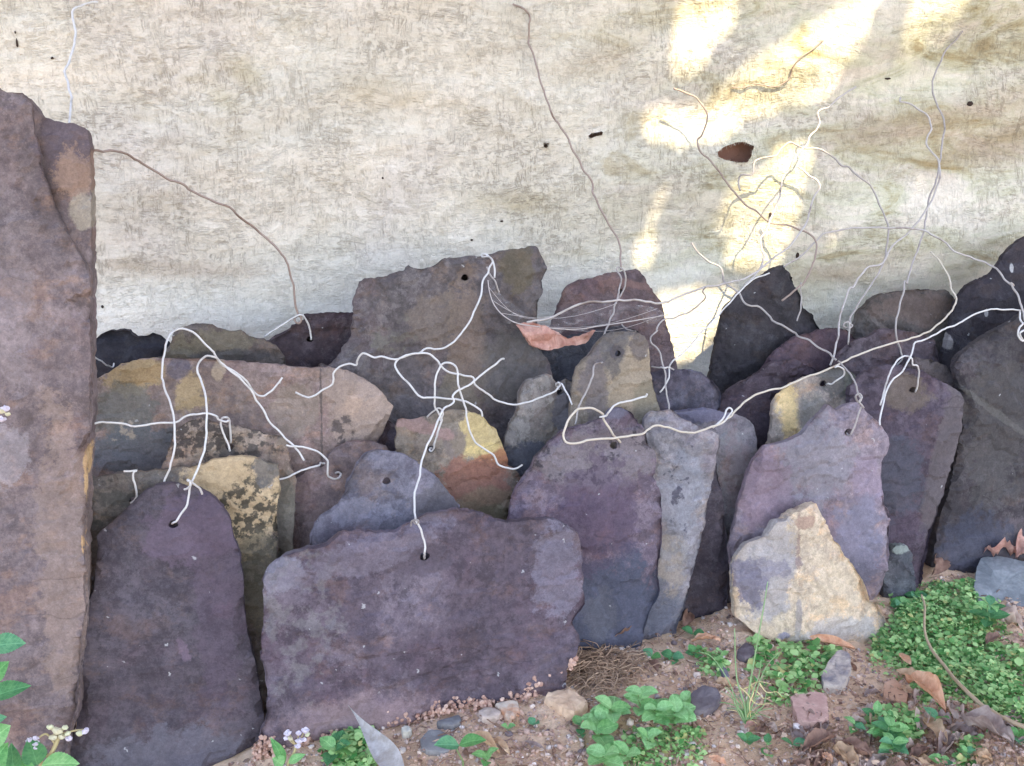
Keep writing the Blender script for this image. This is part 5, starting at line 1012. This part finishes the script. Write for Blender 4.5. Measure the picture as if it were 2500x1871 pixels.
# ------------------------------------------------------------------ living plants
def green(name, c1, c2, rnd=False, veins=False):
    t = NT(name); P = t.coord(); a = t.noise(P, 120, 5, .6)
    if rnd:
        g = t.n('NewGeometry').outputs['Random Per Island']; a = t.ma('ADD', t.ma('MULTIPLY', a, .3), t.ma('MULTIPLY', g, .75))
    col = t.mix(t.mr(a, .2, .8, smooth=False), s2l(c1), s2l(c2))
    if rnd: col = t.mix(t.ma('GREATER_THAN', g, .95), col, s2l((200, 196, 128)))
    hh = t.noise(P, 300, 3)
    if veins:
        a = t.noise(P, 6, 6, .7); col = t.mix(t.mr(a, .3, .7), s2l(c1), s2l(c2)); sx = t.n('SeparateXYZ'); t.set(sx.inputs[0], P)
        ay = t.ma('ABSOLUTE', sx.outputs[1]); mid = t.mr(ay, .022, .006)
        fr = t.ma('ABSOLUTE', t.ma('SUBTRACT', t.ma('FRACT', t.ma('MULTIPLY', t.ma('SUBTRACT', sx.outputs[0], t.ma('MULTIPLY', ay, .85)), 8.0)), .5)); sv_ = t.mr(fr, .10, .02)
        vn = t.ma('MAXIMUM', mid, t.ma('MULTIPLY', sv_, .55)); col = t.mix(t.ma('MULTIPLY', vn, .4), col, tuple(q*1.5+.04 for q in s2l(c2))); hh = t.ma('SUBTRACT', t.noise(P, 22, 4), vn)
        sp_ = t.noise(P, 26, 5, .7); col = t.mix(t.ma('MULTIPLY', t.mr(sp_, .6, .7), .35), col, s2l((190, 200, 150)))
    t.fin(col, .5, t.bump(hh, .35, .0006 if not veins else .02), .35)
    tr = t.n('BsdfTranslucent'); t.set(tr.inputs[0], col); mx = t.n('MixShader'); mx.inputs[0].default_value = .3
    t.t.links.new(t.b.outputs[0], mx.inputs[1]); t.t.links.new(tr.outputs[0], mx.inputs[2]); t.t.links.new(mx.outputs[0], t.out.inputs[0])
    return t.m
GM = [green('leaf_green', (78, 140, 74), (122, 176, 104), veins=True), green('leaf_blue_green', (78, 138, 98), (116, 170, 122), veins=True), green('leaf_light', (110, 168, 96), (154, 198, 130), veins=True), green('leaf_deep', (64, 120, 76), (98, 152, 96), veins=True)]
COVER = green('cover_green', (80, 138, 70), (186, 216, 144), True)
stemg = green('stem_green', (110, 140, 86), (150, 166, 110))
t = NT('stem_dry'); stemd = t.fin(s2l((176, 160, 118)), .8)
def leaf_mesh(ratio, fold, bend, m, serr=0.0, nu=10, seed=0, blunt=.9):
    nu = 26 if serr else nu
    V_ = []; F_ = []; nv = 5
    for i in range(nu+1):
        u = i/nu; wd = ratio*.5*max(.02, math.sin(math.pi*u**.82)**blunt)*(1+serr*(i % 2))
        for j in range(nv):
            v_ = (j-2)/2; V_.append((u, wd*v_, fold*abs(wd*v_)+bend*math.sin(math.pi*u*.9)-.12*u*u*bend*4+.02*mnoise.noise(Vector((u*4, v_*2, seed)))))
    for i in range(nu):
        for j in range(nv-1): F_.append((i*nv+j, (i+1)*nv+j, (i+1)*nv+j+1, i*nv+j+1))
    me = bpy.data.meshes.new('leaf'); me.from_pydata(V_, [], F_); me.materials.append(m); me.polygons.foreach_set('use_smooth', [True]*len(F_)); me.update(); return me
GP = green('leaf_pale', (124, 178, 108), (168, 208, 146), veins=True)
LMS = {k_: [leaf_mesh(rt, fd, bd, GM[(k2+o_) % 4], sr, seed=k2) for k2, (fd, bd) in enumerate(((.25, .10), (.4, .05), (.15, .16), (.3, .02)))] for k_, (rt, sr, o_) in {'ovate': (.62, .0, 0), 'round': (.92, .0, 1), 'narrow': (.42, .0, 0), 'serrate': (.66, .09, 2)}.items()}
LMS['pale'] = [leaf_mesh(.74, fd, bd, GP if k2 != 3 else GM[2], 0, seed=k2+5, blunt=.62) for k2, (fd, bd) in enumerate(((.25, .10), (.4, .05), (.15, .16), (.3, .02)))]
def put_leaf(parent, origin, base, direction, up, L, kind, idx):
    o = bpy.data.objects.new('leaf', LMS[kind][idx % 4]); COL.objects.link(o); o.parent = parent
    x = direction.normalized(); y = up.cross(x).normalized(); z = x.cross(y)
    o.matrix_local = Matrix.Translation(base-origin) @ Matrix((x*L, y*L, z*L)).transposed().to_4x4(); return o
def seedling(label, f, at, lpx, pairs=3, h=1.1, kind='ovate', seed=0, group='green seedlings on the soil', spread=1.0, cat='plant', name='seedling'):
    q = random.Random(int(seed*10)+17); b = ghit(*sp(f, at)[0]); L0 = lpx*1.3*FR[f][2]*mpp(b); pale_ = seed <= 7; L0 *= 1.02 if pale_ else 1.0; b = b-Vector((0, 0, .002)); root = empty(name, b); tag(root, label, cat, group)
    H = L0*h; lean = Vector((q.uniform(-.25, .25), q.uniform(-.35, .1), 1))
    sp_ = [b+lean*H*k_/5+Vector((.1*H*math.sin(k_), 0, 0)) for k_ in range(6)]
    v, f_ = tube([p-b for p in sp_], list(np.linspace(L0*.045, L0*.025, 6)), 6); mesh_obj('stem', v, f_, stemg, root)
    an = q.uniform(0, 3.1)
    for k_ in range(pairs):
        u = .35+.65*(k_+1)/pairs; p = b+lean*H*u; an += math.pi/2+q.uniform(-.3, .3); ln = L0*(1.0-.28*k_/max(1, pairs))*q.uniform(.85, 1.15)
        for s_ in (0, 1):
            a_ = an+s_*math.pi+q.uniform(-.25, .25); el = q.uniform(.0, .45)*(1 if k_ < pairs-1 else 1.6)
            d = Vector((math.cos(a_)*math.cos(el)*spread, math.sin(a_)*math.cos(el)*spread, math.sin(el)))
            put_leaf(root, b, p, d, Vector((q.uniform(-.2, .2), -.25+q.uniform(-.2, .2), 1)), ln, 'pale' if pale_ else kind, q.randrange(4))
    return root
seedling('tallest bright seedling in the front clump, beside the dry grass tangle', '9', (1130, 830), 120, 4, 1.7, 'ovate', 1)
seedling('wide rosette seedling with pale spotted leaves at the right of the front clump', '9', (1400, 850), 150, 4, .8, 'ovate', 2)
seedling('dark leafed seedling at the left of the front clump', '9', (930, 830), 130, 3, .9, 'ovate', 3)
seedling('low seedling with one big blue green leaf under the front clump', '9', (840, 960), 150, 2, .5, 'ovate', 4)
seedling('narrow leaved seedling in the small leaf patch below the front clump', '9', (1230, 1040), 110, 2, .9, 'narrow', 5)
seedling('seedling at the bottom edge, left of the small leaf patch', '9', (850, 1170), 140, 3, .8, 'ovate', 6)
seedling('pale seedling with pointed leaves at the bottom beside the small leaf patch', '9', (1060, 1130), 110, 2, .7, 'ovate', 7)
seedling('middle seedling of the front clump, pale leaves pointing at the viewer', '9', (1250, 850), 115, 4, 1.2, 'ovate', 2.5)
seedling('small leaved seedling behind the front clump, next to the dark sunken stone', '9', (1420, 760), 95, 3, 1.3, 'ovate', 3.5)
seedling('seedling low between the front clump and the smooth tan flat stone', '9', (800, 880), 120, 3, .7, 'ovate', 4.5)
seedling('pair of round leaves in shade right of the narrow slates', '9', (1560, 175), 70, 1, .5, 'round', 8)
seedling('round leafed sprout on the gravel below the pale grey narrow slate', '9', (1400, 350), 75, 2, .6, 'round', 9)
seedling('tiny sprout left of the round leafed one on the gravel', '9', (1240, 350), 70, 1, .7, 'round', 10)
seedling('sprout right of the round leafed one, near the orange brown dead leaf', '9', (1570, 320), 70, 2, .6, 'round', 11)
seedling('deep green sprout below the foot of the grass tuft', 'B', (85, 1010), 90, 2, .5, 'ovate', 12)
seedling('blue green sprout right of the deep green one below the tuft', 'B', (220, 1030), 80, 1, .6, 'ovate', 13)
seedling('yellow green sprout near the bottom below the tuft', 'B', (220, 1120), 85, 1, .5, 'ovate', 14)
seedling('sprout with dark oval leaves left of the curled brown leaf at the bottom', 'B', (430, 1020), 85, 1, .6, 'ovate', 15)
seedling('bushy weed with dark oval leaves at the bottom, right of the pinkish angular stone', 'B', (1120, 1000), 125, 6, 1.1, 'ovate', 16)
seedling('second stem of dark oval leaves close to the bushy weed', 'B', (1190, 1090), 120, 5, 1.0, 'ovate', 17)
seedling('light green shoot on the upper left of the bushy weed', 'B', (1050, 830), 100, 3, .9, 'ovate', 18)
seedling('leafy shoot left of the bushy weed, under the pinkish angular stone', 'B', (900, 920), 95, 2, .8, 'ovate', 19)
seedling('pair of green leaves growing over the long orange rolled leaf', 'B', (1490, 870), 110, 1, .9, 'ovate', 20)
seedling('bright green broad leaf sprout at the bottom edge beside the curled brown leaf', '0', (1660, 1190), 150, 1, 1.2, 'ovate', 21)
seedling('blue green sprout at the bottom edge right of the curled brown leaf', '0', (1850, 1180), 120, 2, .8, 'ovate', 22)
seedling('small plant with pale green leaves left of the grey dry blade', '0', (700, 1090), 130, 2, .5, 'serrate', 23)
seedling('little sprout on the bare soil under the orange and cream stone', '9', (130, 880), 60, 1, .5, 'round', 24)
seedling('twin leaf sprout by the white pebbles on the bare soil', '9', (330, 865), 55, 1, .4, 'round', 25)
seedling('single round sprout under the smooth tan flat stone', '9', (670, 870), 70, 1, .4, 'round', 26)
seedling('small sprout between the bare soil and the front clump', '9', (690, 940), 60, 1, .5, 'round', 27)
seedling('tall deep green weed at the right end of the green carpet', '8', (1920, 1090), 120, 5, 1.6, 'ovate', 28)
seedling('creeping sprout at the top left of the green carpet', '8', (1250, 900), 75, 3, .7, 'round', 29)
seedling('round leafed sprout at the foot of the little round topped slate', '8', (1380, 830), 75, 2, .6, 'round', 30)
seedling('yellowish sprout at the lower right corner', 'B', (1560, 1140), 70, 3, .6, 'round', 31)
seedling('yellow green weed in the litter at lower right', 'B', (1780, 1120), 75, 3, .9, 'ovate', 32)
seedling('round leafed weed at the right edge of the carpet', 'B', (2160, 960), 80, 2, .6, 'round', 33)

def cover(label, f, poly, n, size, hmax, seed):
    q = random.Random(seed); P2 = sp(f, *poly); xs = [p[0] for p in P2]; ys = [p[1] for p in P2]; V_, F_ = [], []; k_ = 0; tries = 0
    A2 = np.array([(p[0], p[1]) for p in P2])
    while k_ < n and tries < n*8:
        tries += 1; px, py = q.uniform(min(xs), max(xs)), q.uniform(min(ys), max(ys)); pp = np.array([(px, py)])
        ed = edge_dist(pp, A2)[0]; ins = inside(pp, A2)[0]
        if not ins and q.random() > math.exp(-ed/14): continue
        b = ghit(px, py); cl_ = .5+.6*mnoise.noise(Vector((b.x*42, b.y*42, seed)))+.25*mnoise.noise(Vector((b.x*110, b.y*110, seed)))
        if q.random() > .12+1.15*cl_: continue
        z = (q.random()**.7)*hmax*(.35+.8*max(0, cl_))*(min(1, .35+ed/40) if ins else .3)
        c = b+Vector((0, 0, z+.001)); L = size*(.45+1.25*q.random()**1.6); a_ = q.uniform(0, 6.3); el = q.uniform(-.35, .6)
        x = Vector((math.cos(a_)*math.cos(el), math.sin(a_)*math.cos(el), math.sin(el))); up = Vector((q.uniform(-.5, .5), q.uniform(-.7, .3), 1)); y = up.cross(x).normalized(); zz = x.cross(y)
        i0 = len(V_)
        for (u, w_) in ((0, 0), (.3, .34), (.65, .36), (1, 0), (.65, -.36), (.3, -.34)): V_.append(c+x*L*u+y*L*w_+zz*L*(.18*abs(w_)-.1*u*u))
        V_.append(c+x*L*.5-zz*L*.02); F_ += [(i0+6, i0+j, i0+(j+1) % 6) for j in range(6)]
        if q.random() < .12:
            v, f_ = tube([b, b.lerp(c, .6)+Vector((.001, 0, 0)), c], .00045, 4); i0 = len(V_); V_ += v; F_ += [tuple(i0+j for j in g) for g in f_]
        k_ += 1
    return tag(mesh_obj('ground_cover', V_, F_, COVER), label, kind='stuff')
cover('dense carpet of tiny bright green leaves at the lower right', 'B', [(1020, 270), (1180, 110), (1270, -60), (1450, -150), (1700, -260), (1840, -240), (1880, -60), (1960, 100), (1920, 300), (2050, 430), (2150, 560), (2280, 700), (2280, 900), (2080, 860), (1900, 760), (1740, 630), (1600, 570), (1480, 630), (1400, 560), (1330, 440), (1180, 350)], 8500, .0050, .015, 1)
cover('loose patch of small green leaves under the cream triangular stone', 'B', [(120, 230), (400, 200), (650, 210), (830, 340), (720, 420), (640, 520), (500, 640), (300, 700), (260, 540), (110, 420)], 560, .0080, .013, 2)
cover('small leafed green tuft left of the grey dry blade', '0', [(590, 1060), (700, 970), (830, 900), (930, 960), (1010, 1050), (1010, 1200), (620, 1200)], 520, .0065, .016, 3)
cover('mat of tiny yellow green leaves below the front seedlings', '9', [(1000, 950), (1300, 920), (1540, 890), (1640, 980), (1560, 1200), (1000, 1200)], 620, .0045, .011, 4)
cover('ragged leafy ground cover around the bushy weed', 'B', [(1030, 760), (1300, 740), (1420, 880), (1380, 1000), (1240, 1000), (1020, 880)], 420, .0065, .018, 5)
cover('thin scatter of leaves on the grass side of the gravel', '9', [(1600, 300), (1760, 340), (1800, 480), (1700, 480), (1620, 380)], 150, .006, .014, 6)
cover('weedy right border of the carpet', 'B', [(1940, 250), (2250, 330), (2260, 560), (2120, 520), (2000, 420)], 260, .0075, .016, 7)
cover('tiny leaves at the bottom right litter', 'B', [(1740, 960), (1850, 1000), (1830, 1180), (1700, 1180), (1690, 1060)], 160, .006, .014, 8)
# grass tuft
tb = ghit(*sp('9', (1965, 850))[0]); tuft = empty('grass_tuft', tb); tag(tuft, 'grass tuft with long thin blades in front of the cream triangular stone', 'grass tuft')
gpale = green('grass_pale', (140, 176, 122), (176, 200, 150)); gdry = leaf_col('grass_straw', (196, 176, 120), (216, 200, 150), 0)
for i, (pts, m, r) in enumerate([(((1965, 850), (1950, 700), (1890, 480), (1875, 110)), gpale, .0013), (((1965, 850), (1985, 600), (2030, 330), (2100, -60), (2130, -250)), gpale, .0012), (((1965, 850), (1900, 700), (1820, 500), (1700, 330), (1600, 290)), gpale, .0008),
        (((1965, 850), (2010, 700), (2110, 420), (2240, 280)), gpale, .0008), (((1965, 850), (2000, 640), (2060, 480), (2080, 350)), gpale, .0009), (((1965, 850), (1900, 740), (1850, 620), (1800, 560)), gpale, .0010), (((1965, 850), (2040, 760), (2100, 700), (2120, 600)), gpale, .0010), (((1950, 840), (1930, 760), (1900, 720), (1880, 690)), gpale, .0012),
        (((1960, 560), (2040, 590), (2100, 650), (2150, 640)), gdry, .0008), (((1880, 540), (1960, 600), (2040, 690), (2150, 685)), gdry, .0009), (((1990, 520), (2020, 600), (1990, 690), (2000, 800)), gdry, .0010), (((2060, 520), (2120, 600), (2200, 600), (2240, 640)), gdry, .0007), (((1900, 600), (1980, 560), (2060, 520), (2160, 540)), gdry, .0007)]):
    P3 = []; q0 = sp('9', *pts)
    for k_, p in enumerate(q0):                       # the blades rise from the base in an upright plane just in front of it
        d = ray(*p); s_ = (tb.y-.004*k_-CAM.y)/d.y; c = CAM+d*s_; P3.append(c if k_ or i > 7 else tb.copy())
    path = spline(P3, 6); vv, ff = tube([p-tb for p in path], list(np.linspace(r, r*.35, len(path))), 5); mesh_obj('blade', vv, ff, m, tuft)
rq = random.Random(9)
for i in range(26):
    a_ = rq.uniform(0, 6.3); l_ = rq.uniform(.012, .04); sl = rq.uniform(.4, 1.3)
    path = [Vector((math.cos(a_)*l_*sl*u*u*.8, math.sin(a_)*l_*sl*u*u*.8, l_*(u-.45*u*u)*1.3)) for u in np.linspace(0, 1, 7)]
    vv, ff = tube(path, list(np.linspace(.0008, .0003, 7)), 4); mesh_obj('blade', vv, ff, rq.choice([gpale, gdry, GM[0]]), tuft)

# ------------------------------------------------------------------ flowering weeds at the left
pet = leaf_col('petal', (214, 196, 214), (246, 238, 244), .2, 200, .7); bud = leaf_col('bud', (206, 204, 150), (232, 226, 200), .1, 200, .7); dryhead = leaf_col('dry_head', (206, 196, 160), (228, 216, 186), .1, 200)
hm = {}
for nm, m, sp_k in (('lilac', pet, .32), ('bud', bud, .16), ('dry', dryhead, .25)):
    me = bpy.data.meshes.new('flower_head'); V_ = []; rs_ = random.Random(len(nm))
    for q in IV2:
        k_ = 1+sp_k*rs_.uniform(-1, 1) if q.z > -.2 else .8
        V_.append((q.x*k_, q.y*k_, q.z*k_*.85))
    me.from_pydata(V_, [], IF2); me.materials.append(m); me.update(); hm[nm] = me
def head(root, b, p, r, kind):
    o = bpy.data.objects.new('flower_head', hm[kind]); COL.objects.link(o); o.parent = root; o.location = p-b; o.scale = (r,)*3; o.rotation_euler = (random.uniform(-.6, .2), random.uniform(-.4, .4), random.uniform(0, 6)); return o
def px_leaf(root, b, f, a, c, L, wmul, kind, idx, tilt=0.0):
    pa, pc = on_plane(*sp(f, a)[0], L), on_plane(*sp(f, c)[0], L); d = pc-pa
    up = ((CAM-pa).normalized()+Vector((tilt, 0, .6))).normalized()
    o = put_leaf(root, b, pa, d, up, d.length, kind, idx); o.scale = (d.length, d.length*wmul, d.length); return o
def stem(root, b, pts, r, m):
    path = spline(pts, 5); v, f_ = tube([p-b for p in path], r, 6); return mesh_obj('stem', v, f_, m, root)
LP = -2.2
def foot(px, L):
    xx = on_plane(px, 1850, L).x; y_ = y0(L)+K*xx; return Vector((xx, y_, gz0(xx, y_)-.003))
b = foot(95, LP); w1 = empty('flowering_weed', b); tag(w1, 'flowering weed with lilac white buds in front of the tall mauve slab, bottom left', 'flower')
op = lambda f, p, L=LP: on_plane(*sp(f, p)[0], L)
stem(w1, b, [b, op('7', (235, 1640)), op('7', (290, 1590)), op('7', (330, 1510)), op('7', (340, 1465))], .0019, stemd)
for e in ((300, 1425), (385, 1425), (345, 1455), (400, 1470)): stem(w1, b, [op('7', (335, 1490)), op('7', ((335+e[0])/2, (1480+e[1])/2)), op('7', e)], .0008, stemd)
stem(w1, b, [op('7', (320, 1530)), op('7', (270, 1470)), op('7', (225, 1490))], .0009, stemd); stem(w1, b, [op('7', (345, 1470)), op('7', (430, 1450)), op('7', (490, 1445))], .0009, stemd)
for e, r, k_ in (((300, 1416), 22, 'bud'), ((385, 1418), 18, 'bud'), ((340, 1438), 32, 'dry'), ((320, 1475), 26, 'dry'), ((365, 1470), 24, 'dry'), ((402, 1452), 20, 'bud'), ((405, 1482), 22, 'lilac'), ((178, 1490), 18, 'lilac'), ((216, 1480), 18, 'lilac'), ((220, 1510), 22, 'lilac'), ((214, 1532), 16, 'lilac'), ((502, 1440), 22, 'lilac'), ((470, 1452), 24, 'bud')):
    p = op('7', e); head(w1, b, p+Vector((0, -.004, 0)), r*.4229*mpp(p)*.95, k_)
px_leaf(w1, b, '7', (215, 1650), (165, 1490), LP-.15, 1.15, 'serrate', 1); px_leaf(w1, b, '7', (240, 1650), (460, 1640), LP-.3, .85, 'serrate', 0); px_leaf(w1, b, '7', (200, 1660), (60, 1670), LP-.3, .9, 'serrate', 2); px_leaf(w1, b, '7', (80, 1700), (65, 1520), LP-.4, .8, 'ovate', 3)
b = foot(700, -.9); w2 = empty('flowering_weed', b); tag(w2, 'flowering weed with one white bud cluster before the broad front slab', 'flower')
o7 = lambda p: op('0', p, -.9)
stem(w2, b, [b, o7((330, 1140)), o7((375, 1060)), o7((390, 1000))], .0014, stemd)
for e, r, k_ in (((330, 905), 32, 'lilac'), ((345, 945), 24, 'dry'), ((412, 905), 26, 'lilac'), ((462, 885), 34, 'lilac'), ((480, 915), 24, 'bud'), ((415, 965), 32, 'lilac'), ((452, 955), 24, 'lilac'), ((405, 1005), 28, 'lilac'), ((315, 945), 20, 'lilac')):
    p = o7(e); head(w2, b, p+Vector((0, -.003, 0)), r*.3165*mpp(p)*.9, k_); stem(w2, b, [o7((388, 1010)), o7(((388+e[0])/2, (1010+e[1])/2+8)), p], .0006, stemd)
px_leaf(w2, b, '0', (300, 1150), (190, 950), -1.0, .55, 'ovate', 0); px_leaf(w2, b, '0', (290, 1165), (205, 1110), -1.2, 1.1, 'round', 1); px_leaf(w2, b, '0', (330, 1150), (460, 1080), -1.1, .8, 'ovate', 2)
b = foot(-40, LP-1.2); w3 = empty('flowering_weed', b); tag(w3, 'tall weed at the left edge with big toothed leaves and one white flower', 'flower')
L3 = LP-1.0
stem(w3, b, [b, op('7', (-60, 1500), L3), op('7', (-50, 1150), L3), op('7', (-45, 700), L3), op('4', (-40, 1200), L3), op('4', (-10, 1020), L3)], .0016, stemg)
for e, r, k_ in (((30, 942), 22, 'lilac'), ((5, 955), 24, 'dry'), ((8, 1005), 24, 'lilac'), ((45, 975), 16, 'dry')):
    p = op('4', e, L3); head(w3, b, p, r*.4229*mpp(p), k_)
for a_, c, wm, kd, ix in (((-60, 960), (150, 945), .95, 'serrate', 3), ((-50, 1160), (50, 1050), 1.1, 'serrate', 2), ((-60, 1260), (180, 1190), .7, 'serrate', 1), ((-60, 1520), (60, 1420), 1.4, 'serrate', 0), ((-70, 1700), (45, 1520), 1.1, 'serrate', 2), ((-60, 1400), (40, 1370), .9, 'serrate', 3)):
    px_leaf(w3, b, '7', a_, c, L3, wm, kd, ix)
# small dark specks caught on the cloth
t = NT('speck'); spm = t.fin(s2l((60, 46, 40)), .9)
for f, p, rx_, rz_, wh in (('1', (100, 250), 6, 26, 'at the upper left, the longest upright one there'), ('1', (303, 336), 9, 7, 'at the upper left, near the rising pale wire'), ('1', (90, 188), 4, 9, 'uppermost at the left'), ('4', (592, 352), 7, 10, 'above the blackish slate at left'), ('2', (1005, 1278), 9, 6, 'above the top of the largest dark slate'), ('2', (832, 1386), 8, 6, 'near the jagged top of the largest dark slate'), ('2', (318, 1028), 6, 7, 'in the middle left, alone'), ('3', (820, 1478), 10, 22, 'just above the peaked slate'), ('3', (1815, 600), 18, 14, 'right of the tallest wire'), ('3', (662, 1240), 8, 14, 'inside the middle sunlit patch'), ('3', (1340, 455), 18, 6, 'left of the tallest wire, thin and flat')):
    c = cloth_hit(*sp(f, p)[0]); u = mpp(c)*.4229; V_ = [Vector((q.x*rx_*u*(1+.4*mnoise.noise(q*3+c*90)), q.y*.0014, q.z*rz_*u*(1+.4*mnoise.noise(q*2+c*50)))) for q in IV2]
    tag(mesh_obj('plant_speck', V_, IF2, spm, loc=c-Vector((0, .001, 0))), 'dark debris speck on the cloth '+wh, 'speck', 'dark specks on the cloth')
